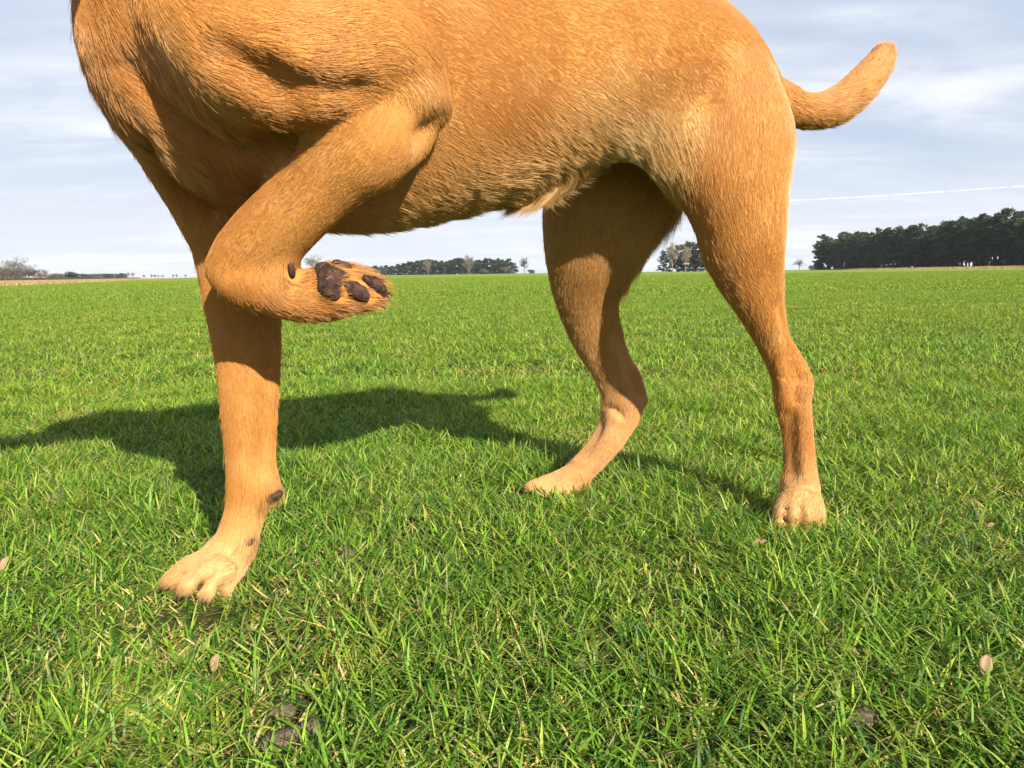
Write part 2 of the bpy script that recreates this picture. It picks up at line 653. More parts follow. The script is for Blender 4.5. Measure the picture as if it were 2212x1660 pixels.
PINES = [pine_data(100 + i, low=(0.16, 0.28, 0.12, 0.22, 0.34)[i], wide=(3.6, 3.2, 3.9, 3.4, 3.2)[i]) for i in range(5)]
EDGEPINE = pine_data(140, low=0.10, wide=3.6)
FIRS = [pine_data(120 + i, low=0.03, wide=3.6, base=(0.030, 0.055, 0.028), conical=0.45) for i in range(3)]
BARE = [bare_data(7, 11, 1.0), bare_data(8, 11, 0.9), bare_data(9, 11, 1.5)]
BUSH = [bare_data(17, 4, 2.2, (0.125, 0.11, 0.08), 0.04, 0.45), bare_data(18, 4, 2.2, (0.115, 0.095, 0.078), 0.04, 0.45)]

# the pine wood at the right edge of the field: it runs away from the camera along X about 140
GP = 'pines of the dark wood at the right edge of the field'
LP = 'dark pine with bare lower trunk in the wood at the right edge of the field'
n_tr = 52
for i in range(n_tr):
    f = i / (n_tr - 1)
    D = 352 - 172 * f
    for row in range(3):
        d = D + random.uniform(-1.6, 1.6)
        X = 139.5 - 2 * f + row * 5.2 + random.uniform(-1.3, 1.3) + (0 if row else random.uniform(-1.5, 0.8))
        px = 1106 + X / d * F2212
        if px > 2330:
            continue
        if row == 0 and i == 0:
            tree('pine_tree', EDGEPINE, px, d, 13.6 / d * F2212, 'leftmost pine of the dark wood, branched almost to the ground', 'tree', GP, wide=1.15)
            continue
        ht = 14.2 + random.uniform(-2.4, 1.8) + (0.8 if f > 0.6 else 0)
        tree('pine_tree', PINES[random.randrange(5)], px, d, ht / d * F2212, LP, 'tree', GP, wide=random.uniform(0.95, 1.25))

# the far wood between the raised paw and the far hind leg
GM = 'conifers of the distant dark wood in the middle'
LM = 'dark green conifer in the distant wood between the raised paw and the hind leg'
prof = [(700, 20), (800, 20), (850, 22), (880, 27), (900, 30), (925, 36), (960, 31), (990, 34), (1010, 35), (1030, 30), (1060, 36), (1085, 34), (1100, 33), (1112, 25)]
pxs = np.array([p[0] for p in prof]); phs = np.array([p[1] for p in prof])
for i in range(84):
    px = 705 + i * 4.9 + random.uniform(-2.5, 2.5)
    h = float(np.interp(px, pxs, phs)) * random.uniform(0.84, 1.06)
    tree('conifer_tree', FIRS[random.randrange(3)], px, 560 + random.uniform(-25, 40), h, LM, 'tree', GM, wide=random.uniform(1.6, 2.3))
# the wood seen between the hind legs
LH = 'dark conifer in the wood seen between the two hind legs'
for px, h in ((1432, 48), (1446, 52), (1463, 58), (1476, 61), (1488, 66), (1500, 62), (1513, 64), (1526, 58), (1540, 50), (1562, 44)):
    tree('conifer_tree', FIRS[random.randrange(3)], px, 330 + random.uniform(-10, 14), h, LH, 'tree', 'conifers seen between the hind legs', wide=random.uniform(1.3, 1.7))

PALE = [bare_data(27, 11, 0.8, (0.21, 0.18, 0.13), 0.03), bare_data(28, 11, 1.1, (0.19, 0.16, 0.135), 0.03)]
bare_list = [
    (PALE[0], 1452, 320, 68, 'pale leafless tree between the hind legs, the left one of two', 0.8),
    (PALE[0], 1480, 318, 60, 'pale leafless tree between the hind legs, the right one of two', 0.7),
    (PALE[1], 930, 520, 33, 'leafless forked tree standing before the left part of the distant middle wood', 1.0),
    (PALE[1], 1018, 540, 44, 'leafless tree rising above the top of the distant middle wood', 0.95),
    (BARE[0], 1136, 520, 37, 'lone bare tree standing just left of the far hind leg', 1.0),
    (BARE[2], 683, 420, 50, 'round grey leafless tree showing just above the raised paw', 1.0),
    (BARE[2], 1723, 420, 26, 'small round grey bare tree left of the dark pine wood', 1.2),
    (BARE[2], 48, 290, 54, 'large bare tree with spreading crown at the left of the field', 1.15),
    (BARE[1], -2, 300, 58, 'tall bare tree cut by the left edge of the picture', 1.0),
    (PALE[1], 110, 380, 24, 'pale bare tree beside the grey scrub at the left', 1.1),
    (BARE[1], 288, 620, 15, 'small upright bare tree at the right end of the bluish far wood', 0.9),
    (PALE[1], 299, 610, 14, 'pale roundish bare tree at the right end of the bluish far wood', 1.2),
]
for d, px, D, h, lab, wd in bare_list:
    tree('bare_tree', d, px, D, h, lab, 'tree', None, wide=wd)
for px, h in ((322, 9), (338, 9), (346, 9), (353, 8), (363, 8), (385, 9), (392, 9), (412, 8)):
    tree('bare_tree', BARE[random.randrange(3)], px, 640, h, 'tiny faint bare tree on the skyline left of the standing front leg', 'tree', 'tiny bare trees on the left skyline', wide=1.2)
bushes = [
    (BUSH[0], 88, 280, 25, 'grey brown scrub bush right of the large bare tree', 1.0),
    (BUSH[0], 104, 290, 18, 'lower grey scrub bush beside the pale bare tree at the left', 1.0),
    (BUSH[1], 141, 360, 15, 'purplish brown bush left of the round dark evergreen', 1.1),
    (BUSH[0], 8, 270, 28, 'tan scrub bush at the far left edge', 1.3),
    (BUSH[1], 70, 275, 30, 'tall grey brown scrub bush under the right side of the large bare tree', 1.2),
    (BUSH[0], 36, 272, 27, 'dense grey brown scrub bush directly under the large bare tree', 1.3),
    (BUSH[1], 22, 285, 33, 'taller brown scrub bush left of the large bare tree', 1.0),
    (BUSH[0], 125, 340, 16, 'grey scrub bush left of the purplish brown bush', 1.4),
    (BUSH[0], 1050, 510, 12, 'tan leafless bush at the foot of the distant middle wood', 1.3),
    (BUSH[1], 1097, 520, 16, 'brown leafless bush at the right end of the middle wood', 0.9),
]
for d, px, D, h, lab, wd in bushes:
    tree('bush', d, px, D, h, lab, 'bush', None, wide=wd)
IVY = round_data(41, 5, 4.0, (0.035, 0.042, 0.028), 8, 160, 0.3)
HOLM = round_data(42, 5.5, 4.3, (0.016, 0.032, 0.02), 11, 190, 0.3)
LOWB = round_data(43, 2.5, 3.4, (0.05, 0.05, 0.045), 8, 150, 0.25, 0.1)
UNDER = round_data(44, 2.4, 2.6, (0.02, 0.026, 0.016), 6, 130, 0.3, 0.1)
for i in range(26):
    d = 350 - i * 6.8 + random.uniform(-1.5, 1.5)
    px = 1106 + (138.0 - 2 * i / 26 + random.uniform(0, 5)) / d * F2212
    if px < 2290:
        tree('bush', UNDER, px, d, random.uniform(1.6, 2.9) / d * F2212, 'dark undergrowth bush at the foot of the pine wood on the right', 'bush', 'undergrowth bushes at the foot of the pine wood', wide=random.uniform(1.1, 1.9))
tree('evergreen_bush', IVY, 30, 280, 24, 'dark ivy clad bush under the large bare tree', 'bush', None, wide=1.2)
tree('evergreen_bush', IVY, 55, 282, 24, 'dark evergreen bush under the right side of the large bare tree', 'bush', None, wide=0.9)
tree('evergreen_tree', HOLM, 167, 330, 19, 'round dark green evergreen with lobed top standing alone behind the hedge', 'tree', None, wide=1.05)
tree('bush', LOWB, 1153, 540, 9, 'low dark bush between the lone bare tree and the hind leg', 'bush', None, wide=1.0)
tree('bush', LOWB, 1752, 400, 11, 'low greyish bush against the left end of the pine wood', 'bush', None, wide=1.1)
HAZE_BLUE = [round_data(51, 9, 4.2, (0.035, 0.052, 0.038), 7, 120, 0.45), pine_data(52, low=0.1, base=(0.030, 0.050, 0.036), conical=0.4)]  # foliage tinted bluer than the other conifers: distance haze painted into the colour
for i in range(40):
    tree('conifer_tree', HAZE_BLUE[i % 2], 118 + i * 4.2 + random.uniform(-2, 2), 620 + random.uniform(-20, 30), random.uniform(9, 12.5),
         'far conifer tinted hazy blue in the low wood behind the left hedge', 'tree', 'conifers of the bluish far wood at the left', wide=1.7)


# the vapour trail of an aircraft, far away and high
def trail_shader(t):
    geo = t.n('ShaderNodeNewGeometry').outputs['Position']
    lw = t.n('ShaderNodeLayerWeight', Blend=0.5).outputs['Facing']
    core = t.math('POWER', t.math('SUBTRACT', 1.0, lw), 2.2)
    nz = t.ramp(t.noise(geo, 0.0016, 5, 0.6), 0.30, 0.62)
    al = t.math('MULTIPLY', core, t.math('MULTIPLY', nz, 0.20), clamp=True)
    d = t.n('ShaderNodeBsdfDiffuse', Color=(0.9, 0.9, 0.9, 1))
    mx = t.n('ShaderNodeMixShader', Fac=al)
    t.set(mx.inputs[1], t.n('ShaderNodeBsdfTransparent'))
    t.set(mx.inputs[2], d)
    return mx


M_TRAIL = material('vapour', trail_shader)
tp_, tr_ = [], []
for i in range(90):
    s = i / 89
    p = W(1700 + 620 * s, 434 - 37 * s + 1.5 * math.sin(5 * s), 48000 + 4000 * s)
    tp_.append(p)
    tr_.append((32 + 40 * min(1, s * 2)) * (1 + 0.25 * math.sin(i * 0.9) * math.sin(i * 0.37)))
V, F = tube(tp_, tr_, 14)
tag(link('contrail', mesh_np('contrail', V, F, M_TRAIL)), 'thin white vapour trail low in the sky above the pine wood', 'contrail')


# the clipped hedge along the left verge
def hedge_pos(n):
    y = 110 + 480 * rng.uniform(0, 1, n) ** 1.6
    x = -8.5 - 28 - 0.40 * y - rng.normal(size=n) * 0.5 - (y - 110) * 0.02
    return np.stack([x, y, np.full(n, 0.12)], 1)


V, F, c = tufts(26000, hedge_pos, 0.62, 0.16, np.array([(0.06, 0.045, 0.035), (0.09, 0.06, 0.04), (0.045, 0.04, 0.03)]), 0.6)
hedge = link('hedge', None)
hedge.location = (0, 0, 0)
link('hedge_twigs', mesh_np('hedge_twigs', V, F, M_BARK, c, False), hedge)['kind'] = 'stuff'
hedge['kind'] = 'thing'
tag(hedge, 'long low brown winter hedge behind the dry verge at the left', 'hedge')

# ---------------------------------------------------------------- the air over the field
hz = bpy.data.meshes.new('haze')
hx, hy0, hy1, hz0, hz1 = 1540, -1540, 1540, -1.0, 21.0
hz.from_pydata([(x, y, z) for z in (hz0, hz1) for y in (hy0, hy1) for x in (-hx, hx)], [],
               [(0, 2, 3, 1), (4, 5, 7, 6), (0, 1, 5, 4), (2, 6, 7, 3), (0, 4, 6, 2), (1, 3, 7, 5)])
hm = bpy.data.materials.new('haze_air')
hm.use_nodes = True
ht_ = NT(hm.node_tree)
pv = ht_.n('ShaderNodeVolumePrincipled', Color=(0.86, 0.92, 1.0, 1), Density=0.0001)
ht_.n('ShaderNodeOutputMaterial', Volume=pv)
hz.materials.append(hm)
tag(link('haze', hz), kind='stuff')

# ---------------------------------------------------------------- the dog
A_AX = np.array((0.860, 0.510, 0.0)); A_AX /= np.linalg.norm(A_AX)
N_AX = np.array((A_AX[1], -A_AX[0], 0.0))       # towards the side seen
S0 = np.array((-0.24, 0.585, 0.0))


class Loft:
    """a body part: dense stations with centre C, unit axes U, V, half sizes a (along U), b (along V)"""
    def __init__(self, C, U, a, b, k=0.02, hair=0.008, tone=0, sub=5, fur=None, flow=None):
        C = np.asarray(C, float); a = np.asarray(a, float); b = np.asarray(b, float)
        U = np.asarray(U, float)
        n = len(C)
        ts = np.linspace(0, n - 1, (n - 1) * sub + 1)

        def cr(X):
            out = []
            for t in ts:
                i = min(int(t), n - 2)
                f = t - i
                p0, p1, p2, p3 = X[max(i - 1, 0)], X[i], X[i + 1], X[min(i + 2, n - 1)]
                out.append(0.5 * ((2 * p1) + (p2 - p0) * f + (2 * p0 - 5 * p1 + 4 * p2 - p3) * f * f + (3 * p1 - p0 - 3 * p2 + p3) * f ** 3))
            return np.array(out)
        self.C, self.a, self.b = cr(C), np.maximum(cr(a), 0.003), np.maximum(cr(b), 0.003)
        self.U = cr(U)
        self.k, self.hair, self.tone = k, hair, tone
        self.flow = flow

    def segs(self):
        for i in range(len(self.C) - 1):
            p, q = self.C[i], self.C[i + 1]
            T = q - p
            L = np.linalg.norm(T)
            if L < 1e-6:
                continue
            T = T / L
            U = self.U[i] + self.U[i + 1]
            U = U - T * np.dot(U, T)
            U /= np.linalg.norm(U)
            yield p, q, T, L, U, np.cross(T, U), self.a[i], self.a[i + 1], self.b[i], self.b[i + 1]

    def dist(self, P, seg):
        p, q, T, L, U, Vv, a0, a1, b0, b1 = seg
        d = P - p.astype(np.float32)
        s = d @ T.astype(np.float32)
        t = np.clip(s / L, 0, 1)
        a = a0 + (a1 - a0) * t
        b = b0 + (b1 - b0) * t
        e = np.minimum(a, b)
        x = (d @ U.astype(np.float32))
        y = (d @ Vv.astype(np.float32))
        z = s - t * L
        k0 = np.sqrt((x / a) ** 2 + (y / b) ** 2 + (z / e) ** 2) + 1e-9
        k1 = np.sqrt((x / a ** 2) ** 2 + (y / b ** 2) ** 2 + (z / e ** 2) ** 2) + 1e-9
        return np.where(k0 < 0.2, -e * 0.8, k0 * (k0 - 1) / k1)


def limb(st, k=0.02, hair=0.008, tone=0, fur=0.003, sub=4, flow=None):
    """stations (px, py, half width px, Y, half depth m): built at their real distance"""
    C = [W(s[0], s[1], s[3]) for s in st]
    n = len(C)
    a, b, U = [], [], []
    for i, s in enumerate(st):
        T = C[min(i + 1, n - 1)] - C[max(i - 1, 0)]
        v = C[i] - np.array((0, 0, CAM_H))
        u = np.cross(T, v); u /= np.linalg.norm(u)
        U.append(u)
        a.append(max(s[2] * zc(C[i]) / F2212 - fur, 0.003))
        b.append(s[4])
    for i in range(1, n):
        if np.dot(U[i], U[i - 1]) < 0:
            U[i] = -U[i]
    return Loft(C, U, a, b, k, hair, tone, sub, flow=flow)


def world_loft(st, k=0.03, hair=0.014, tone=0, sub=4, flow=None):
    """stations (centre xyz, U vector, a, b)"""
    return Loft([s[0] for s in st], [s[1] for s in st], [s[2] for s in st], [s[3] for s in st], k, hair, tone, sub, flow=flow)


LO = []
# trunk: (t along the axis, z bottom, z top, half width)
TR = [(-0.006, 0.415, 0.500, 0.028), (0.006, 0.388, 0.540, 0.055), (0.022, 0.358, 0.570, 0.085), (0.050, 0.338, 0.580, 0.104),
      (0.10, 0.320, 0.580, 0.113), (0.15, 0.317, 0.577, 0.117), (0.22, 0.333, 0.571, 0.118), (0.29, 0.358, 0.566, 0.112),
      (0.37, 0.388, 0.563, 0.100), (0.44, 0.412, 0.556, 0.088), (0.50, 0.430, 0.541, 0.077), (0.555, 0.442, 0.503, 0.056), (0.595, 0.455, 0.482, 0.030)]
LO.append(('trunk', world_loft([(S0 + A_AX * t + np.array((0, 0, (zb + zt) / 2)), N_AX, hw, (zt - zb) / 2) for t, zb, zt, hw in TR], 0.02, 0.0058, 0, 3)))
# neck
LO.append(('neck', limb([(520, 150, 140, 0.565, 0.066), (487, 60, 142, 0.555, 0.064), (428, -50, 142, 0.540, 0.060), (335, -200, 138, 0.522, 0.057), (230, -360, 134, 0.505, 0.056), (140, -480, 130, 0.49, 0.056)],
                        0.022, 0.0105, 0, 0.006, flow=-1)))
# head (above the frame): skull, muzzle, ears
HC = W(70, -560, 0.475)
FWD = -A_AX * 0.97 + np.array((0, 0, -0.22)); FWD /= np.linalg.norm(FWD)
UPH = np.cross(N_AX, FWD); UPH = UPH if UPH[2] > 0 else -UPH
LO.append(('skull', world_loft([(HC - FWD * 0.045, N_AX, 0.052, 0.055), (HC + FWD * 0.005, N_AX, 0.064, 0.062), (HC + FWD * 0.05, N_AX, 0.055, 0.050),
                                (HC + FWD * 0.085 - UPH * 0.016, N_AX, 0.036, 0.036), (HC + FWD * 0.13 - UPH * 0.02, N_AX, 0.030, 0.032), (HC + FWD * 0.165 - UPH * 0.022, N_AX, 0.026, 0.027)], 0.03, 0.007, 0, 3, flow=-1)))
for s in (-1, 1):
    e0 = HC + N_AX * 0.058 * s + UPH * 0.04 - FWD * 0.01
    LO.append(('ear', world_loft([(e0, FWD, 0.028, 0.009), (e0 + N_AX * 0.018 * s - UPH * 0.04, FWD, 0.033, 0.007), (e0 + N_AX * 0.014 * s - UPH * 0.085 + FWD * 0.01, FWD, 0.016, 0.006)], 0.012, 0.006, 2, 3)))
# far shoulder and the standing front leg
LO.append(('foreleg', limb([(395, 235, 110, 0.625, 0.045), (420, 330, 112, 0.64, 0.045), (462, 430, 98, 0.652, 0.040), (500, 520, 90, 0.66, 0.034), (517, 600, 88, 0.664, 0.030),
                            (528, 688, 82, 0.666, 0.026), (537, 790, 72, 0.668, 0.023), (539, 907, 63, 0.670, 0.020), (541, 980, 58, 0.672, 0.0195),
                            (542, 1045, 57, 0.672, 0.020), (529, 1105, 48, 0.671, 0.018), (512, 1165, 49, 0.668, 0.019), (488, 1205, 56, 0.662, 0.021), (462, 1245, 52, 0.655, 0.024)],
                           0.025, 0.0066, 0, 0.0024, 4)))
for (p0, p1, r0, r1) in (((462, 1206, 0.652), (370, 1252, 0.646), 27, 23), ((470, 1218, 0.638), (406, 1266, 0.628), 26, 22),
                         ((492, 1232, 0.634), (450, 1276, 0.624), 25, 21), ((505, 1232, 0.652), (490, 1272, 0.646), 23, 19)):
    mid = tuple((np.array(p0) + np.array(p1)) / 2 + np.array((-2, -8, 0)))
    LO.append(('foretoe', limb([(*p0[:2], r0, p0[2], 0.010), (*mid[:2], r0, mid[2], 0.0108), (*p1[:2], r1, p1[2], 0.0095)], 0.006, 0.0078, 1, 0.0020, 3)))
LO.append(('carpal', limb([(575, 1040, 22, 0.672, 0.009), (594, 1066, 15, 0.672, 0.007)], 0.012, 0.006, 0, 0.001, 2)))
# near shoulder and upper arm
LO.append(('shoulder', limb([(430, 55, 112, 0.520, 0.038), (520, 112, 146, 0.511, 0.047), (640, 135, 152, 0.514, 0.048), (760, 110, 140, 0.530, 0.042), (860, 140, 105, 0.545, 0.034), (915, 205, 62, 0.553, 0.026)],
                            0.016, 0.0078, 0, 0.004, 4)))
# raised forearm
LO.append(('raised_forearm', limb([(880, 205, 92, 0.552, 0.026), (835, 248, 122, 0.546, 0.030), (782, 300, 122, 0.544, 0.031), (735, 342, 108, 0.546, 0.0285), (695, 392, 92, 0.550, 0.025), (637, 455, 83, 0.557, 0.0235),
                                   (586, 508, 83, 0.565, 0.0230), (545, 556, 80, 0.571, 0.0235), (523, 588, 73, 0.574, 0.0235)], 0.010, 0.0046, 0, 0.0016, 4)))
LO.append(('forearm_edge', limb([(600, 440, 30, 0.556, 0.016), (562, 485, 38, 0.562, 0.018), (519, 532, 38, 0.568, 0.018), (492, 566, 34, 0.572, 0.018)], 0.012, 0.0046, 0, 0.0012, 3)))
LO.append(('elbow', limb([(900, 200, 50, 0.540, 0.016), (952, 238, 25, 0.540, 0.012)], 0.013, 0.008, 1, 0.002, 3)))
# raised paw, folded back with the sole showing
LO.append(('raised_paw', limb([(540, 604, 58, 0.574, 0.020), (572, 624, 54, 0.575, 0.021), (612, 640, 52, 0.577, 0.022), (665, 640, 60, 0.580, 0.024), (712, 632, 64, 0.584, 0.025), (752, 632, 50, 0.588, 0.021), (785, 638, 34, 0.591, 0.014)],
                              0.012, 0.0065, 0, 0.0016, 4)))
LO.append(('carpal', limb([(614, 570, 13, 0.566, 0.008), (606, 598, 16, 0.562, 0.009), (594, 624, 12, 0.562, 0.007)], 0.010, 0.008, 0, 0.001, 3)))
for (p0, p1, r0, r1) in (((735, 655, 0.573), (805, 654, 0.579), 30, 19), ((745, 625, 0.574), (818, 632, 0.580), 31, 19), ((735, 600, 0.587), (806, 604, 0.593), 28, 19), ((710, 588, 0.597), (770, 588, 0.602), 26, 17)):
    LO.append(('raised_toe', limb([(*p0[:2], r0, p0[2], 0.010), (*p1[:2], r1, p1[2], 0.0075)], 0.006, 0.0075, 0, 0.0010, 3)))
# near hind leg
LO.append(('hindleg', limb([(1500, 90, 88, 0.805, 0.040), (1546, 190, 118, 0.80, 0.050), (1572, 290, 138, 0.795, 0.052), (1578, 360, 133, 0.79, 0.048), (1588, 415, 118, 0.787, 0.043), (1598, 470, 104, 0.787, 0.038),
                            (1604, 530, 94, 0.79, 0.033), (1620, 594, 76, 0.797, 0.0275), (1642, 656, 58, 0.806, 0.023), (1666, 718, 46, 0.816, 0.0195), (1690, 772, 42, 0.824, 0.0185),
                            (1708, 820, 44, 0.83, 0.019), (1712, 868, 43, 0.831, 0.019), (1721, 930, 38, 0.829, 0.017), (1726, 1000, 39, 0.826, 0.0175), (1728, 1055, 46, 0.821, 0.018), (1726, 1088, 46, 0.816, 0.017)],
                           0.020, 0.0068, 0, 0.0026, 4)))
LO.append(('hock', limb([(1704, 760, 18, 0.828, 0.009), (1738, 812, 15, 0.836, 0.010), (1743, 838, 13, 0.836, 0.010)], 0.010, 0.006, 0, 0.002, 3)))
for (p0, p1, r0, r1) in (((1703, 1075, 0.806), (1681, 1140, 0.793), 20, 17), ((1720, 1072, 0.801), (1709, 1146, 0.786), 20, 18), ((1741, 1072, 0.801), (1745, 1146, 0.786), 20, 18), ((1757, 1075, 0.807), (1769, 1134, 0.794), 19, 16)):
    mid = tuple((np.array(p0) + np.array(p1)) / 2 + np.array((0, -8, -0.004)))
    LO.append(('hindtoe', limb([(*p0[:2], r0, p0[2], 0.010), (*mid[:2], r0 + 1, mid[2], 0.011), (*p1[:2], r1, p1[2], 0.0095)], 0.0035, 0.0060, 1, 0.0014, 3)))
# far hind leg
LO.append(('farleg', limb([(1385, 300, 120, 0.895, 0.040), (1345, 380, 145, 0.895, 0.042), (1310, 440, 142, 0.90, 0.042), (1290, 500, 126, 0.91, 0.040), (1276, 555, 106, 0.92, 0.036), (1268, 612, 84, 0.935, 0.030),
                           (1275, 680, 67, 0.955, 0.025), (1296, 738, 60, 0.975, 0.022), (1322, 790, 53, 0.99, 0.020), (1342, 838, 52, 0.998, 0.020), (1342, 884, 50, 0.998, 0.020),
                           (1323, 930, 42, 0.992, 0.019), (1292, 975, 37, 0.98, 0.0185), (1253, 1016, 33, 0.968, 0.020), (1215, 1042, 26, 0.958, 0.022)], 0.022, 0.0072, 3, 0.003, 4)))
LO.append(('farhock', limb([(1358, 815, 22, 1.0, 0.011), (1387, 862, 14, 1.006, 0.010)], 0.010, 0.006, 0, 0.002, 3)))
for (p0, p1, r0, r1) in (((1222, 1026, 0.952), (1148, 1052, 0.942), 18, 15), ((1235, 1036, 0.945), (1172, 1066, 0.934), 18, 15), ((1250, 1045, 0.945), (1212, 1072, 0.934), 18, 15), ((1262, 1042, 0.960), (1242, 1074, 0.950), 17, 12)):
    LO.append(('fartoe', limb([(*p0[:2], r0, p0[2], 0.009), (*p1[:2], r1, p1[2], 0.008)], 0.007, 0.006, 1, 0.0014, 3)))
# flank fold, sheath, tail, haunch
LO.append(('flank', limb([(1140, 285, 58, 0.697, 0.019), (1230, 244, 72, 0.704, 0.020), (1320, 242, 76, 0.718, 0.019), (1412, 284, 86, 0.750, 0.018), (1500, 335, 98, 0.792, 0.028)], 0.022, 0.0095, 1, 0.005, 4)))
LO.append(('sheath', limb([(1075, 414, 12, 0.712, 0.013), (1128, 410, 16, 0.718, 0.016), (1182, 399, 21, 0.727, 0.018), (1240, 356, 25, 0.744, 0.017)], 0.018, 0.020, 1, 0.003, 3, flow=-1)))
LO.append(('tail', limb([(1630, 190, 50, 0.885, 0.026), (1680, 218, 52, 0.90, 0.026), (1724, 236, 46, 0.91, 0.024), (1768, 240, 46, 0.918, 0.023), (1815, 224, 48, 0.922, 0.022), (1855, 190, 46, 0.924, 0.021), (1888, 152, 41, 0.924, 0.019), (1906, 124, 35, 0.924, 0.016)],
                        0.018, 0.011, 4, 0.0045, 4)))
LO.append(('haunch', limb([(1470, 60, 78, 0.838, 0.050), (1524, 118, 84, 0.845, 0.053), (1596, 215, 80, 0.845, 0.050), (1642, 325, 60, 0.835, 0.045)], 0.035, 0.0075, 0, 0.004, 3)))

VOX = 0.0036
lo = np.array((-0.50, 0.30, -0.02)); hi = np.array((0.52, 1.10, 1.00))
dims = np.ceil((hi - lo) / VOX).astype(int)
gx, gy, gz = [(lo[i] + VOX * np.arange(dims[i])).astype(np.float32) for i in range(3)]
D = np.full(dims, 0.06, np.float32)


def eval_loft(L, shape_fn, pad=0.05):
    """min distance of one loft over its own box; returns (slices, array)"""
    e = np.maximum(L.a, L.b).max() + pad
    b0 = np.clip(((L.C.min(0) - e - lo) / VOX).astype(int), 0, dims)
    b1 = np.clip(((L.C.max(0) + e - lo) / VOX).astype(int) + 1, 0, dims)
    arr = np.full(b1 - b0, 0.06, np.float32)
    for sg in L.segs():
        r = max(sg[6], sg[7], sg[8], sg[9]) + pad
        s0 = np.clip(((np.minimum(sg[0], sg[1]) - r - lo) / VOX).astype(int), b0, b1)
        s1 = np.clip(((np.maximum(sg[0], sg[1]) + r - lo) / VOX).astype(int) + 1, b0, b1)
        if (s1 <= s0).any():
            continue
        X, Y, Z = np.meshgrid(gx[s0[0]:s1[0]], gy[s0[1]:s1[1]], gz[s0[2]:s1[2]], indexing='ij')
        P = np.stack([X, Y, Z], -1)
        d = L.dist(P, sg).astype(np.float32)
        o0, o1 = s0 - b0, s1 - b0
        v = arr[o0[0]:o1[0], o0[1]:o1[1], o0[2]:o1[2]]
        np.minimum(v, d, out=v)
    return tuple(slice(b0[i], b1[i]) for i in range(3)), arr


for nm, L in LO:
    sl, arr = eval_loft(L, None)
    a = D[sl]
    h = np.clip(0.5 + 0.5 * (a - arr) / L.k, 0, 1)
    D[sl] = a * (1 - h) + arr * h - L.k * h * (1 - h)


def surf_y(px, py, default):
    """distance Y at which the sight line through (px,py) first meets the body"""
    o = np.array((0, 0, CAM_H)); d = ray(px, py); d = d / d[1]
    Ys = np.arange(0.42, 1.05, 0.0012)
    P = o + d * Ys[:, None]
    ii = ((P - lo) / VOX).astype(int)
    ok = ((ii >= 0) & (ii < dims)).all(1)
    val = np.full(len(Ys), 1.0)
    val[ok] = D[ii[ok, 0], ii[ok, 1], ii[ok, 2]]
    h = np.nonzero(val < 0)[0]
    return Ys[h[0]] if len(h) else default


def carve(pts, k=0.010, out=0.0):
    """a crease in the skin along a line of (px, py, radius px)"""
    st = []
    for px, py, r in pts:
        Y = surf_y(px, py, 0.6)
        st.append((px, py, r, Y + out, r * Y / F2212))
    L = limb(st, fur=0.0, sub=4)
    sl, arr = eval_loft(L, None, 0.02)
    a = D[sl]; b = -arr
    h = np.clip(0.5 - 0.5 * (b - a) / k, 0, 1)
    D[sl] = np.where(arr > 0.019, a, b * (1 - h) + a * h + k * h * (1 - h))


carve([(585, 155, 5), (640, 178, 10), (710, 196, 12), (775, 194, 6)], 0.014)
carve([(470, 110, 8), (530, 145, 11), (575, 180, 9), (610, 215, 5)], 0.022)
carve([(305, 300, 14), (362, 372, 20), (420, 425, 20), (462, 455, 14)], 0.014)
carve([(270, 130, 10), (350, 218, 19), (450, 288, 22), (540, 314, 22), (630, 308, 20)], 0.014)
carve([(905, 292, 5), (932, 270, 6), (955, 250, 4)], 0.014)
carve([(1310, 880, 6), (1330, 885, 8), (1345, 900, 6)], 0.006)
carve([(1712, 775, 6), (1716, 820, 7), (1724, 865, 5)], 0.016)
carve([(580, 800, 4), (578, 880, 7), (570, 960, 7), (566, 1020, 4)], 0.016)
carve([(1336, 720, 5), (1358, 770, 9), (1372, 820, 8), (1378, 850, 4)], 0.018)
carve([(1300, 900, 4), (1290, 935, 6), (1262, 980, 5)], 0.016)
carve([(1690, 660, 4), (1704, 720, 8), (1716, 775, 9), (1724, 815, 5)], 0.018)
carve([(1706, 900, 3), (1708, 960, 4), (1710, 1020, 3)], 0.020)
for ln in (((1700, 1098, 4), (1697, 1120, 7), (1694, 1148, 8)), ((1729, 1096, 4), (1728, 1122, 7), (1727, 1152, 8)), ((1755, 1100, 4), (1757, 1122, 6), (1760, 1146, 7)),
           ((432, 1216, 4), (408, 1242, 8), (386, 1266, 9)), ((464, 1228, 4), (444, 1252, 8), (428, 1278, 9)), ((490, 1236, 4), (478, 1258, 7), (470, 1280, 8))):
    carve(ln, 0.004)


def vdb_mesh(arr, origin, vox):
    g = openvdb.FloatGrid(0.06)
    g.copyFromArray(np.ascontiguousarray(arr))
    pts, quads = g.convertToQuads(isovalue=0.0)
    return np.asarray(pts, np.float64) * vox + np.asarray(origin), np.asarray(quads)[:, ::-1]


BV, BF = vdb_mesh(D, lo, VOX)
# keep only the largest connected piece and light smoothing
def smooth_mesh(V, F, it=2, lam=0.5):
    e = np.concatenate([F[:, [0, 1]], F[:, [1, 2]], F[:, [2, 3]], F[:, [3, 0]]])
    n = len(V)
    deg = np.bincount(e[:, 0], minlength=n) + np.bincount(e[:, 1], minlength=n)
    for _ in range(it):
        s = np.zeros_like(V)
        for k in range(3):
            s[:, k] = np.bincount(e[:, 0], V[e[:, 1], k], n) + np.bincount(e[:, 1], V[e[:, 0], k], n)
        V = V + lam * (s / np.maximum(deg, 1)[:, None] - V)
    return V


BV = smooth_mesh(BV, BF, 2, 0.5)


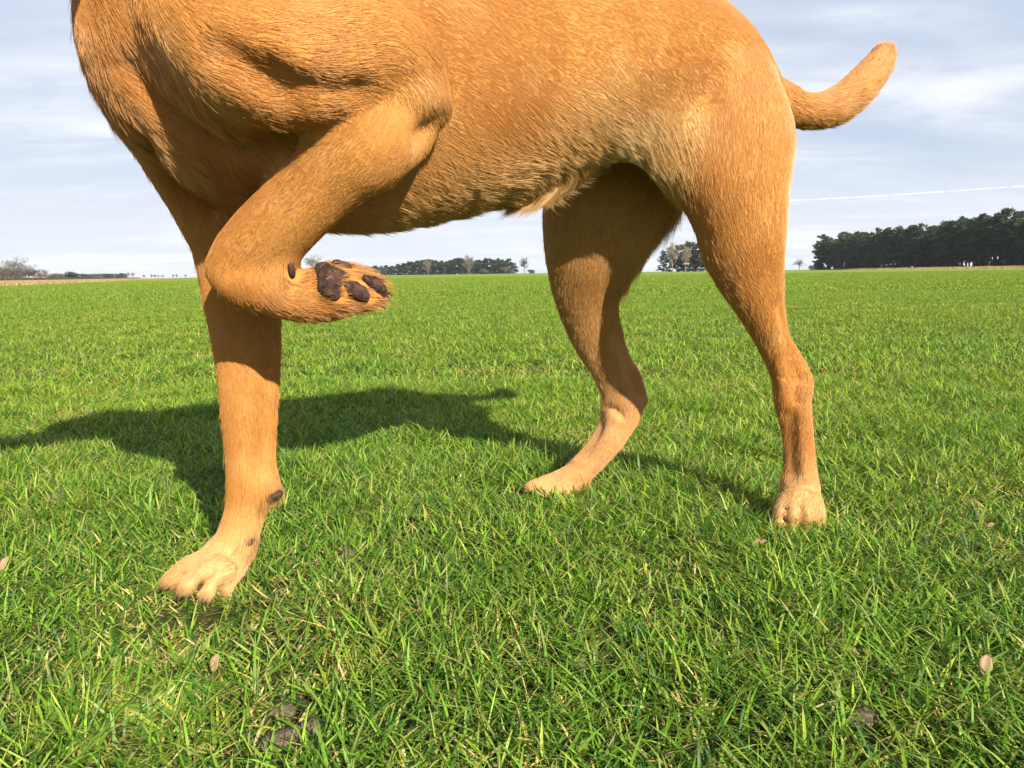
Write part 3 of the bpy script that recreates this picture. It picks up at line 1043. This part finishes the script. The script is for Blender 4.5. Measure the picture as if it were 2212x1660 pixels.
def face_geo(V, F):
    T = np.concatenate([F[:, [0, 1, 2]], F[:, [0, 2, 3]]])
    n = np.cross(V[T[:, 1]] - V[T[:, 0]], V[T[:, 2]] - V[T[:, 0]])
    return T, n


T3, FN = face_geo(BV, BF)
VN = np.zeros_like(BV)
for k in range(3):
    for j in range(3):
        VN[:, k] += np.bincount(T3[:, j], FN[:, k], len(BV))
VN /= np.linalg.norm(VN, axis=1)[:, None] + 1e-12
# outward check: the mean of N·(V - centre) must be positive
if np.mean(np.sum(VN * (BV - BV.mean(0)), 1)) < 0:
    BF = BF[:, ::-1]
    VN = -VN

MAIN = np.array((0.59, 0.285, 0.074))
PALE_C = np.array((0.70, 0.45, 0.19))
RUDDY = np.array((0.47, 0.195, 0.042))
TONES = {0: MAIN, 1: PALE_C, 2: RUDDY, 3: np.array((0.60, 0.34, 0.125)), 4: np.array((0.60, 0.32, 0.10))}


def body_fields(P, N):
    """flow direction, hair length, colour at points on the body"""
    n = len(P)
    Pf = P.astype(np.float32)
    flow = np.zeros((n, 3)); wsum = np.zeros(n); hl = np.zeros(n); col = np.zeros((n, 3))
    wt = {}
    for nm, L in LO:
        e = np.maximum(L.a, L.b).max() + 0.035
        m = ((P > L.C.min(0) - e) & (P < L.C.max(0) + e)).all(1)
        idx = np.nonzero(m)[0]
        if not len(idx):
            continue
        Q = Pf[idx]
        best = np.full(len(idx), 1.0, np.float32)
        tan = np.zeros((len(idx), 3))
        for sg in L.segs():
            d = L.dist(Q, sg)
            c = d < best
            best = np.where(c, d, best)
            tan[c] = sg[2]
        if L.flow == -1:
            tan = -tan
        ww = np.exp(-np.clip(best, 0, None) / 0.006)
        np.add.at(wsum, idx, ww)
        flow[idx] += tan * ww[:, None]
        hl[idx] += L.hair * ww
        col[idx] += TONES[L.tone] * ww[:, None]
        wt.setdefault(nm, np.zeros(n))
        wt[nm][idx] = np.maximum(wt[nm][idx], ww)
    wsum = np.maximum(wsum, 1e-6)
    flow /= wsum[:, None]; hl /= wsum; col /= wsum[:, None]
    return flow, hl, col, wt


def noise1(P, s):
    return vnoise(P, s)[:, 0]


def coat(P, N):
    flow, hl, col, wt = body_fields(P, N)
    z = np.zeros(len(P))
    trunk, flank, leg = wt.get('trunk', z), wt.get('flank', z), wt.get('hindleg', z)
    down = np.clip(-N[:, 2], 0, 1)
    tt = (P - S0) @ A_AX
    # trunk hair sweeps back and a little down
    flow = flow + np.outer(trunk * 0.35, (0, 0, -1.0))
    flow = flow + np.outer(np.clip(flank, 0, 1) * 0.9, (0, 0, -1.0))
    flow = flow + vnoise(P, 0.07) * 0.20 + vnoise(P, 0.02) * 0.07
    flow -= N * np.sum(flow * N, 1)[:, None]
    flow /= np.linalg.norm(flow, axis=1)[:, None] + 1e-9
    # longer hair under the body, on the chest and at the back of the far thigh
    hl = hl * (1 + 0.9 * np.clip(down - 0.25, 0, 1) * trunk)
    chest = np.clip((0.09 - tt) / 0.08, 0, 1) * np.clip(trunk + wt.get('neck', z), 0, 1) * (1 - np.clip(wt.get('raised_forearm', z) * 1.5, 0, 1))
    hl = hl * (1 + 0.5 * chest)
    # colour: pale belly, flank edge, paws; ruddier along the back; wandering mottling
    pale = np.clip(down * (1.2 + np.clip((tt - 0.18) * 8, 0, 1)) - 0.3, 0, 1) * np.clip(trunk + flank, 0, 1)
    col = col * (1 - pale[:, None] * 0.75) + PALE_C * pale[:, None] * 0.75
    fold = np.clip(flank * 5, 0, 1) * np.clip((0.425 - tt) / 0.05, 0, 1) * np.clip((tt - 0.22) / 0.05, 0, 1) * np.clip((0.428 + noise1(P, 0.012) * 0.004 - P[:, 2]) / 0.022, 0, 1)
    col = col * (1 - fold[:, None] * 0.9) + np.array((0.74, 0.54, 0.27)) * fold[:, None] * 0.9
    rear = np.clip(leg + wt.get('haunch', z), 0, 1) * np.clip((N @ A_AX - 0.15) * 1.6, 0, 1) * np.clip((P[:, 2] - 0.16) / 0.08, 0, 1)
    col = col * (1 - rear[:, None] * 0.85) + np.array((0.72, 0.50, 0.23)) * rear[:, None] * 0.85
    shp = np.clip(wt.get('sheath', z), 0, 1) * 0.85
    col = col * (1 - shp[:, None]) + np.array((0.72, 0.54, 0.28)) * shp[:, None]
    back = np.clip((P[:, 2] - 0.43) / 0.1, 0, 1) * np.clip(trunk + wt.get('haunch', z), 0, 1) * 0.72
    col = col * (1 - back[:, None]) + RUDDY * back[:, None]
    low = np.clip((0.10 - P[:, 2]) / 0.09, 0, 1) * 0.6
    col = col * (1 - low[:, None]) + PALE_C * low[:, None]
    m1 = np.clip(noise1(P, 0.05) * 0.45 + 0.22, 0, 1) * 0.7 * (1 - np.maximum(shp, fold))
    col = col * (1 - m1[:, None]) + RUDDY * m1[:, None]
    m2 = np.clip(noise1(P + 3.3, 0.03) * 0.5 - 0.1, 0, 1) * 0.5
    col = col * (1 - m2[:, None]) + PALE_C * m2[:, None]
    return flow, hl, col, wt


_, _, VC, _ = coat(BV, VN)
dog = link('dog', mesh_np('dog', BV, BF, M_SKIN, VC))
tag(dog, 'short haired golden red dog standing on the grass with one front paw raised', 'dog')

# ---- pads: small solids of their own on the raised sole and at the standing wrist
def ico_points(n=900):
    i = np.arange(n) + 0.5
    ph = np.arccos(1 - 2 * i / n); th = np.pi * (1 + 5 ** 0.5) * i
    return np.stack([np.cos(th) * np.sin(ph), np.sin(th) * np.sin(ph), np.cos(ph)], 1)


def blob(name, balls, mat, parent, vox=0.0011, k=0.005, label=None):
    """a smooth solid from ellipsoids (centre, three axes as rows, radii)"""
    cs = np.array([b[0] for b in balls]); rm = max(max(b[2]) for b in balls) + 0.006
    l0 = cs.min(0) - rm; h0 = cs.max(0) + rm
    dm = np.ceil((h0 - l0) / vox).astype(int)
    X, Y, Z = np.meshgrid(*[l0[i] + vox * np.arange(dm[i]) for i in range(3)], indexing='ij')
    P = np.stack([X, Y, Z], -1)
    d = None
    for c, ax, r in balls:
        q = (P - c) @ np.asarray(ax).T
        k0 = np.linalg.norm(q / np.array(r), axis=-1); k1 = np.linalg.norm(q / np.array(r) ** 2, axis=-1) + 1e-9
        e = k0 * (k0 - 1) / k1
        if d is None:
            d = e
        else:
            h = np.clip(0.5 + 0.5 * (d - e) / k, 0, 1)
            d = d * (1 - h) + e * h - k * h * (1 - h)
    if mat is M_PAD:
        Q = P.reshape(-1, 3)
        d = d + (vnoise(Q, 0.0065)[:, 0] * 0.0005 + vnoise(Q, 0.0028)[:, 1] * 0.0003).reshape(d.shape)
    V, F = vdb_mesh(d.astype(np.float32), l0, vox)
    V = smooth_mesh(V, F, 1, 0.4)
    T, n = face_geo(V, F)
    if np.sum(n * (V[T].mean(1) - V.mean(0))) < 0:
        F = F[:, ::-1]
    c = V.mean(0)
    o = link(name, mesh_np(name, V - c, F, mat), parent)
    o.location = c
    if label:
        o['label'] = label
    return o


def frame_at(px, py, ang, tilt=0.0):
    """axes: long axis turned by ang in the picture plane, across, and out of the surface to the viewer"""
    v = ray(px, py); v = v / np.linalg.norm(v)
    x = CR * math.cos(ang) - CU * math.sin(ang)
    x = x - v * np.dot(x, v); x /= np.linalg.norm(x)
    y = np.cross(v, x)
    return np.array((x, y, v))


def pad(name, spots, depth=0.004, sink=0.0015, k=0.005):
    balls = []
    for (px, py, lx, ly, ang, dy) in spots:
        Y = surf_y(px, py, 0.58) + sink + dy
        c = W(px, py, Y)
        s = zc(c) / F2212
        balls.append((c, frame_at(px, py, R(ang)), (lx * s, ly * s, depth)))
    return blob(name, balls, M_PAD, dog, k=k)


PADS = []
PADS.append(pad('metacarpal_pad', [(712, 629, 27, 19, 30, 0), (701, 588, 22, 20, 70, 0.003), (733, 598, 25, 15, 20, 0.003), (712, 607, 25, 25, 60, 0)], 0.0070, 0.0005, 0.007))
PADS.append(pad('digital_pad', [(771, 629, 33, 18, 34, 0)], 0.0070, -0.0005))
PADS.append(pad('digital_pad', [(810, 616, 33, 14, 42, 0.002)], 0.0070, -0.0005))
PADS.append(pad('digital_pad', [(740, 574, 24, 10, 18, 0.003)], 0.006, -0.0005))
PADS.append(pad('carpal_pad', [(629, 582, 10, 22, -12, -0.002)], 0.007))
PADS.append(pad('carpal_pad', [(592, 1072, 20, 11, -24, 0.0006)], 0.007))
PADS.append(pad('dew_claw', [(537, 1171, 14, 10, -40, 0.0002)], 0.0045))
PAD_C = np.concatenate([np.array([o.matrix_basis.translation for o in PADS])])


def claw(px, py, Y, dx, dy, r=0.0026, L=0.012):
    p = W(px, py, Y); q = W(px + dx, py + dy, Y - 0.004)
    d = (q - p) / np.linalg.norm(q - p)
    V, F = tube([p - d * 0.004, p + d * L * 0.3, p + d * L * 0.7 - np.array((0, 0, 0.001)), p + d * L - np.array((0, 0, 0.003))], [r, r * 0.95, r * 0.6, r * 0.12], 7)
    c = np.mean(V, 0)
    o = link('claw', mesh_np('claw', np.array(V) - c, F, M_CLAW), dog)
    o.location = c
    return o


claw(354, 1262, 0.644, -16, 14, L=0.006)
claw(394, 1280, 0.625, -10, 14, L=0.007)
claw(444, 1290, 0.621, -6, 14, L=0.006)
claw(1679, 1152, 0.786, -4, 14, L=0.007)
claw(1709, 1158, 0.780, -1, 14, L=0.007)
claw(1745, 1158, 0.780, 1, 14, L=0.007)
claw(1770, 1144, 0.789, 3, 14, L=0.006)
claw(834, 634, 0.586, 12, 8, L=0.006)
claw(824, 656, 0.581, 10, 6, L=0.005)
NOSE = HC + FWD * 0.188 - UPH * 0.014
blob('nose', [(NOSE, np.array((FWD, N_AX, UPH)), (0.010, 0.017, 0.012))], M_NOSE, dog, 0.0015)
for s in (-1, 1):
    ec = HC + FWD * 0.062 + N_AX * 0.034 * s + UPH * 0.026
    blob('eye', [(ec, np.eye(3), (0.0115, 0.0115, 0.0115))], M_EYE, dog, 0.0015)

# ---- fur
NH = 520000
area = np.linalg.norm(FN, axis=1)
cen = BV[T3].mean(1)
# fewer roots on the head, which never shows
wgt = area * np.where(cen[:, 2] > 0.66, 0.25, 1.0) * np.where(cen[:, 2] < 0.30, 1.5, 1.0) * np.where(cen[:, 1] < 0.62, 1.35, 1.0)
pick = rng.choice(len(T3), NH, p=wgt / wgt.sum())
r1, r2 = np.sqrt(rng.uniform(size=NH)), rng.uniform(size=NH)
b0, b1, b2 = 1 - r1, r1 * (1 - r2), r1 * r2
tri3 = T3[pick]
HP = BV[tri3[:, 0]] * b0[:, None] + BV[tri3[:, 1]] * b1[:, None] + BV[tri3[:, 2]] * b2[:, None]
HN = VN[tri3[:, 0]] * b0[:, None] + VN[tri3[:, 1]] * b1[:, None] + VN[tri3[:, 2]] * b2[:, None]
HN /= np.linalg.norm(HN, axis=1)[:, None] + 1e-9
# no fur on the pads
keep = np.ones(NH, bool)
by_pad = np.zeros(NH)
for o in PADS:
    vs = np.empty(len(o.data.vertices) * 3, np.float32)
    o.data.vertices.foreach_get('co', vs)
    vs = vs.reshape(-1, 3)[::3] + np.array(o.location)
    near = np.nonzero(((HP > vs.min(0) - 0.009) & (HP < vs.max(0) + 0.009)).all(1))[0]
    if len(near):
        dd = np.sqrt(((HP[near][:, None, :] - vs[None]) ** 2).sum(-1)).min(1)
        keep[near[dd < 0.0030]] = False
        by_pad[near] = np.maximum(by_pad[near], np.clip((0.0085 - dd) / 0.004, 0, 1))
HP, HN, by_pad = HP[keep], HN[keep], by_pad[keep]
NH = len(HP)
flow, hl, hc, wt = coat(HP, HN)
zz0 = np.zeros(NH)
hl = hl * rng.uniform(0.65, 1.25, NH)
rearfar = np.clip(wt.get('farleg', zz0), 0, 1) * np.clip((HP[:, 2] - 0.25) / 0.04, 0, 1) * np.clip(HN @ A_AX, 0, 1)
hl += 0.034 * rearfar * rng.uniform(0.4, 1.2, NH)
tuft = np.clip(wt.get('sheath', zz0), 0, 1)
hl += 0.017 * tuft * rng.uniform(0.2, 1.3, NH)
lift = rng.uniform(0.12, 0.28, NH) + 0.05 * np.clip(vnoise(HP, 0.02)[:, 1], -1, 1)
hl += 0.0075 * by_pad * rng.uniform(0.0, 1.3, NH)
lift += 0.07 * np.clip((0.36 - HP[:, 2]) / 0.1, 0, 1) * rng.uniform(0, 1, NH)
lift += 0.30 * by_pad * rng.uniform(0, 1, NH)
lift += 0.25 * tuft
smooth = np.clip(wt.get('trunk', zz0), 0, 1) * np.clip((HP - S0) @ A_AX / 0.1 - 0.4, 0, 1)
fringe = np.clip(wt.get('flank', zz0) * 1.3, 0, 1) * np.clip(-HN[:, 2] * 1.5 - 0.1, 0, 1)
hl += 0.016 * fringe * rng.uniform(0.2, 1.2, NH)
tth = (HP - S0) @ A_AX
hl += 0.011 * np.clip(wt.get('trunk', zz0), 0, 1) * np.clip((tth - 0.19) / 0.05, 0, 1) * np.clip((0.40 - tth) / 0.04, 0, 1) * np.clip(-HN[:, 2] * 2 - 0.4, 0, 1) * rng.uniform(0, 1.2, NH)
hl += 0.008 * np.clip(wt.get('trunk', zz0), 0, 1) * np.clip(-HN[:, 2] * 2 - 0.9, 0, 1) * rng.uniform(0, 1, NH)
lift *= 1 - 0.35 * smooth
stray = rng.uniform(size=NH) < 0.02
stray &= hl < 0.012
hl[stray] *= 1.6
lift[stray] += 0.22
clump = (vnoise(HP, 0.006) * 0.08 + vnoise(HP + 5, 0.003) * 0.055 + vnoise(HP + 9, 0.025) * 0.05) * (1 - 0.4 * smooth)[:, None]
NP = 5
ss = np.linspace(0, 1, NP)
down = np.array((0, 0, -1.0))
pts = np.empty((NH, NP, 3), np.float32)
for i, s in enumerate(ss):
    off = flow * s + HN * (lift * (s * 1.25 - 0.75 * s * s))[:, None] + clump * (s ** 1.4) + down * (0.12 * s * s)
    pts[:, i] = HP - HN * 0.0006 + off * hl[:, None]
# hair never dips back under the skin plane
dip = ((pts - HP[:, None].astype(np.float32)) * HN[:, None].astype(np.float32)).sum(-1)
pts += (np.clip(0.0004 - dip, 0, None) * (ss > 0)[None])[..., None].astype(np.float32) * HN[:, None].astype(np.float32)
crv = bpy.data.hair_curves.new('fur')
crv.add_curves([NP] * NH)
crv.attributes['position'].data.foreach_set('vector', pts.ravel())
rad = crv.attributes.get('radius') or crv.attributes.new('radius', 'FLOAT', 'POINT')
rr = (np.array((1.0, 1.0, 0.85, 0.6, 0.15))[None] * (0.000105 + 0.00003 * rng.uniform(size=(NH, 1))) * (0.75 + 0.25 * np.clip(hl / 0.014, 0.3, 1.6))[:, None]).astype(np.float32)
rad.data.foreach_set('value', rr.ravel())
ca = crv.attributes.new('col', 'FLOAT_COLOR', 'CURVE')
hcol = np.ones((NH, 4), np.float32)
hcol[:, :3] = np.clip(hc * (1 - by_pad * 0.35 * (np.sin(np.arange(NH) * 1.7) > -0.2))[:, None] * rng.uniform(0.84, 1.14, (NH, 1)), 0, 0.9)
ca.data.foreach_set('color', hcol.ravel())
crv.materials.append(M_FUR)
fur = link('fur', crv, dog)
fur['kind'] = 'stuff'

# ---------------------------------------------------------------- grass
GREENS = np.array([(0.035, 0.100, 0.010), (0.105, 0.215, 0.018), (0.150, 0.270, 0.026), (0.220, 0.320, 0.036)])
STRAW = np.array([(0.46, 0.38, 0.16), (0.38, 0.28, 0.10), (0.50, 0.44, 0.24), (0.36, 0.33, 0.06)])


def blades(XY, h, wd, straw_p, g, flat=0.0):
    n = len(XY)
    az = g.uniform(0, 2 * np.pi, n)
    st = g.uniform(size=n) < straw_p
    lean = np.abs(g.normal(size=n)) * 0.95 + 0.10
    curve = g.uniform(0.05, 0.95, n)
    lean[st] += 0.5
    h = h * np.where(st, 0.75, 1.0)
    wd = wd * np.where(st, 1.05, 1.0)
    ld = np.stack([np.cos(az), np.sin(az), np.zeros(n)], 1)
    fz = az + np.pi / 2 + g.normal(size=n) * 0.7
    side = np.stack([np.cos(fz), np.sin(fz), np.zeros(n)], 1)
    root = np.concatenate([XY, np.full((n, 1), -0.001)], 1)
    rows = []
    nrm = 1 / np.sqrt(1 + lean ** 2)
    for s, ws in ((0.0, 0.75), (0.38, 1.0), (0.74, 0.8), (1.0, 0.0)):
        up = h * nrm * (s - 0.45 * curve * s * s)
        out = h * nrm * (lean * s + curve * s * s)
        c = root + ld * out[:, None]
        c[:, 2] += np.maximum(up, 0.001)
        if ws:
            rows += [c - side * (wd * ws * 0.5)[:, None], c + side * (wd * ws * 0.5)[:, None]]
        else:
            rows.append(c)
    V = np.stack(rows, 1).reshape(-1, 3)
    base = (np.arange(n) * 7)[:, None]
    F = np.concatenate([base + np.array(t) for t in ((0, 1, 3), (0, 3, 2), (2, 3, 5), (2, 5, 4), (4, 5, 6))], 0)
    c = GREENS[g.choice(4, n, p=(0.28, 0.36, 0.24, 0.12))]
    c = np.where(st[:, None], STRAW[g.choice(4, n, p=(0.35, 0.25, 0.15, 0.25))], c) * g.uniform(0.75, 1.25, (n, 1))
    cr = np.repeat(c[:, None], 7, 1)
    yb = (g.uniform(size=n) < 0.25) & ~st          # yellowed tips
    cr[yb, 5:] = cr[yb, 5:] * 0.4 + STRAW[0] * 0.6
    cr[:, :2] = cr[:, :2] * 0.7 + np.array((0.16, 0.18, 0.06)) * 0.3
    return V, F, cr.reshape(-1, 3)


def feet_factor(XY):
    f = np.ones(len(XY))
    for px, py, r in ((430, 1266, 0.022), (475, 1272, 0.022), (1722, 1135, 0.032), (1200, 1062, 0.038), (1250, 1050, 0.03)):
        q = G(px, py)[:2]
        d = np.linalg.norm(XY - q, axis=1)
        f = np.minimum(f, np.clip((d / r) ** 2 * 0.75 + 0.18, 0, 1))
    return f


nb = 500000
Y = 0.10 + (1.95 - 0.10) * rng.uniform(size=nb * 2) ** 0.95
X = rng.uniform(-1, 1, nb * 2) * 1.85
m = np.abs(X) < Y * 0.72 + 0.42
XY = np.stack([X, Y], 1)[m][:nb]
P3 = np.concatenate([XY, np.zeros((len(XY), 1))], 1)
# tussocks and thin spots
dens = vnoise(P3, 0.09)[:, 0] * 0.5 + vnoise(P3 + 7, 0.035)[:, 1] * 0.5
XY = XY[(rng.uniform(size=len(XY)) < np.clip(0.86 + 0.42 * dens, 0.15, 1))]
# bare earth where the clods lie
for px, py, r in ((612, 1555, 0.013), (675, 1588, 0.017), (892, 1245, 0.007), (750, 1217, 0.012), (1862, 1568, 0.010), (590, 1622, 0.014)):
    q = G(px, py)[:2]
    d = np.linalg.norm(XY - q, axis=1)
    XY = XY[(d > r) | (rng.uniform(size=len(XY)) < 0.22)]
P3 = np.concatenate([XY, np.zeros((len(XY), 1))], 1)
hgt = np.clip(0.0235 + 0.007 * vnoise(P3, 0.12)[:, 2] + 0.0075 * rng.normal(size=len(XY)), 0.009, 0.055) * feet_factor(XY)
V, F, c = blades(XY, hgt, rng.uniform(0.0009, 0.0022, len(XY)), np.clip(0.17 + 0.14 * vnoise(P3, 0.15)[:, 0] + 0.10 * vnoise(P3, 0.04)[:, 1], 0.03, 0.65), rng)
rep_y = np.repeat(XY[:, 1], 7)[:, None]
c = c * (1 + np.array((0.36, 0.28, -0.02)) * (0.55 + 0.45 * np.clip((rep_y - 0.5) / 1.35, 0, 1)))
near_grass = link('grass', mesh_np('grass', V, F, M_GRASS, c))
tag(near_grass, kind='stuff')


def patch(size, density, h, wlo, whi, seed):
    g = np.random.default_rng(seed)
    n = int(size * size * density)
    XY = g.uniform(-size / 2, size / 2, (n, 2)) * 1.08
    P3 = np.concatenate([XY + seed, np.zeros((n, 1))], 1)
    hh = np.clip(h + h * 0.35 * vnoise(P3, 0.12)[:, 2] + h * 0.25 * g.normal(size=n), h * 0.35, h * 1.9)
    V, F, c = blades(XY, hh, g.uniform(wlo, whi, n), np.clip(0.15 + 0.12 * vnoise(P3, 0.15)[:, 0], 0.02, 0.4), g)
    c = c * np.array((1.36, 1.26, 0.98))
    return mesh_np('grass_patch', V, F, M_GRASS, c)


def scatter(name, patches, P):
    """one grass object: patches set on the points of its own mesh"""
    me = bpy.data.meshes.new(name)
    me.from_pydata([tuple(p) for p in P], [], [])
    ai = me.attributes.new('pick', 'INT', 'POINT')
    ai.data.foreach_set('value', rng.integers(0, len(patches), len(P)).astype(np.int32))
    ar = me.attributes.new('turn', 'FLOAT', 'POINT')
    ar.data.foreach_set('value', (rng.integers(0, 4, len(P)) * (math.pi / 2) + rng.normal(size=len(P)) * 0.06).astype(np.float32))
    o = link(name, me)
    ng = bpy.data.node_groups.new(name, 'GeometryNodeTree')
    ng.interface.new_socket('Geometry', in_out='INPUT', socket_type='NodeSocketGeometry')
    ng.interface.new_socket('Geometry', in_out='OUTPUT', socket_type='NodeSocketGeometry')
    N = ng.nodes
    gi, go = N.new('NodeGroupInput'), N.new('NodeGroupOutput')
    jn = N.new('GeometryNodeJoinGeometry')
    pk = N.new('GeometryNodeInputNamedAttribute'); pk.data_type = 'INT'; pk.inputs[0].default_value = 'pick'
    tn = N.new('GeometryNodeInputNamedAttribute'); tn.data_type = 'FLOAT'; tn.inputs[0].default_value = 'turn'
    cx = N.new('ShaderNodeCombineXYZ')
    ng.links.new(tn.outputs[0], cx.inputs[2])
    for i, pm in enumerate(patches):
        po = bpy.data.objects.new('grass_patch', pm)      # source only, not in the scene
        oi = N.new('GeometryNodeObjectInfo'); oi.inputs[0].default_value = po
        oi.inputs['As Instance'].default_value = True
        ip = N.new('GeometryNodeInstanceOnPoints')
        cmpn = N.new('FunctionNodeCompare'); cmpn.data_type = 'INT'; cmpn.operation = 'EQUAL'
        ng.links.new(pk.outputs[0], cmpn.inputs[2]); cmpn.inputs[3].default_value = i
        ng.links.new(gi.outputs[0], ip.inputs['Points'])
        ng.links.new(cmpn.outputs[0], ip.inputs['Selection'])
        ng.links.new(oi.outputs['Geometry'], ip.inputs['Instance'])
        ng.links.new(cx.outputs[0], ip.inputs['Rotation'])
        ng.links.new(ip.outputs[0], jn.inputs[0])
    ng.links.new(jn.outputs[0], go.inputs[0])
    o.modifiers.new('scatter', 'NODES').node_group = ng
    return tag(o, kind='stuff')


mid_p = [patch(0.5, 17000, 0.027, 0.0015, 0.0030, 200 + i) for i in range(4)]
pts_, pts_close = [], []
for iy in range(-10, 15):
    y = 2.2 + iy * 0.5
    for ix in range(-26, 27):
        x = ix * 0.5
        if y > 2.0 and abs(x) < y * 0.74 + 4.5:
            pts_.append((x, y, 0))
        elif y <= 2.0 and abs(x) < 6 and (y < 0.1 or abs(x) > y * 0.72 + 0.34):
            pts_close.append((x, y, 0))
scatter('grass', mid_p, pts_)
# the turf round the camera's feet and to both sides
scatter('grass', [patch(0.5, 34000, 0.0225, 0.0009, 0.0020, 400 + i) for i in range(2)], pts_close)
far_p = [patch(1.5, 2600, 0.036, 0.004, 0.008, 300 + i) for i in range(4)]
pts_ = []
y = 10.2
while y < 64:
    ix = -60
    for ix in range(-45, 46):
        x = ix * 1.5
        if abs(x) < y * 0.80 + 8 and x > -8.5 - 0.4 * y + 0.9:
            pts_.append((x, y, 0))
    y += 1.5
scatter('grass', far_p, pts_)


# ---------------------------------------------------------------- small things lying in the grass
def clod(px, py, r, seed, label, flatten=0.6):
    r = r * 0.75
    g = np.random.default_rng(seed)
    me = bpy.data.meshes.new('soil_clod')
    U = ico_points(260)
    from mathutils import geometry as _g
    import bmesh
    bm = bmesh.new()
    bmesh.ops.create_icosphere(bm, subdivisions=4, radius=1.0)
    P = np.array([v.co[:] for v in bm.verts])
    n = vnoise(P * 0.05 + seed, 0.045)[:, 0] * 0.26 + vnoise(P * 0.05 + seed + 3, 0.018)[:, 1] * 0.16 + vnoise(P * 0.05 + seed + 6, 0.008)[:, 1] * 0.08
    P = P * (1 + n)[:, None] * r * np.array((1.1, 0.9, flatten))
    for v, p in zip(bm.verts, P):
        v.co = p
    bm.to_mesh(me)
    bm.free()
    me.polygons.foreach_set('use_smooth', np.full(len(me.polygons), True))
    me.materials.append(M_SOIL)
    o = link('soil_clod', me)
    q = G(px, py)
    o.location = (q[0], q[1], r * flatten * 0.55)
    o.rotation_euler = (0, 0, g.uniform(0, 6))
    return tag(o, label, 'clod of soil', 'lumps of soil in the grass')


clod(612, 1545, 0.0085, 1, 'pale crumbly soil lump near the bottom edge, below the standing paw')
clod(668, 1578, 0.012, 2, 'dark wet soil lump in the bare spot near the bottom edge', 0.4)
clod(596, 1610, 0.013, 3, 'brown crumbled soil at the very bottom under the pale lump', 0.4)
clod(890, 1240, 0.0065, 4, 'small pale upright soil lump right of the standing front paw', 1.1)
clod(748, 1212, 0.012, 5, 'grey brown soil lump just right of the standing front paw')
clod(142, 1085, 0.020, 6, 'wide grey soil lump in the grass left of the standing front leg')
clod(1862, 1560, 0.011, 7, 'brown soil lump at the lower right')
clod(1252, 1438, 0.010, 8, 'brown soil lump low in the middle of the grass')


def dead_leaf(px, py, L, rot, tilt, label):
    L = L * 0.52
    n = 9
    V, F = [], []
    for i in range(n):
        s = i / (n - 1)
        wd = L * 0.30 * math.sin(math.pi * min(1, s * 0.93 + 0.04)) ** 0.8
        for j, k in enumerate((-1, -0.5, 0, 0.5, 1)):
            curl = 0.35 * wd * abs(k) ** 2 + L * 0.18 * math.sin(s * 2.2)
            V.append((s * L - L / 2, k * wd * (1 + 0.08 * math.sin(9 * s + k)), curl))
    for i in range(n - 1):
        for j in range(4):
            a = i * 5 + j
            F.append((a, a + 1, a + 6, a + 5))
    me = mesh_np('dead_leaf', V, F, M_DEAD)
    o = link('dead_leaf', me)
    md = o.modifiers.new('thick', 'SOLIDIFY'); md.thickness = 0.0005
    q = G(px, py, 0.012)
    o.location = (q[0], q[1], 0.016)
    o.rotation_euler = (R(8), R(tilt), R(rot))
    return tag(o, label, 'leaf', 'dead leaves in the grass')


dead_leaf(470, 1445, 0.024, 60, -58, 'pale tan dead leaf standing on end below the standing front paw')
dead_leaf(14, 1228, 0.026, 70, -45, 'orange brown dead leaf at the left edge')
dead_leaf(2128, 1450, 0.026, 50, -50, 'grey tan curled dead leaf at the lower right edge')
dead_leaf(2140, 1145, 0.016, 20, -20, 'small pale dead leaf right of the near hind paw')
dead_leaf(1640, 1185, 0.030, 10, -5, 'flat straw coloured dead leaf just left below the near hind paw')
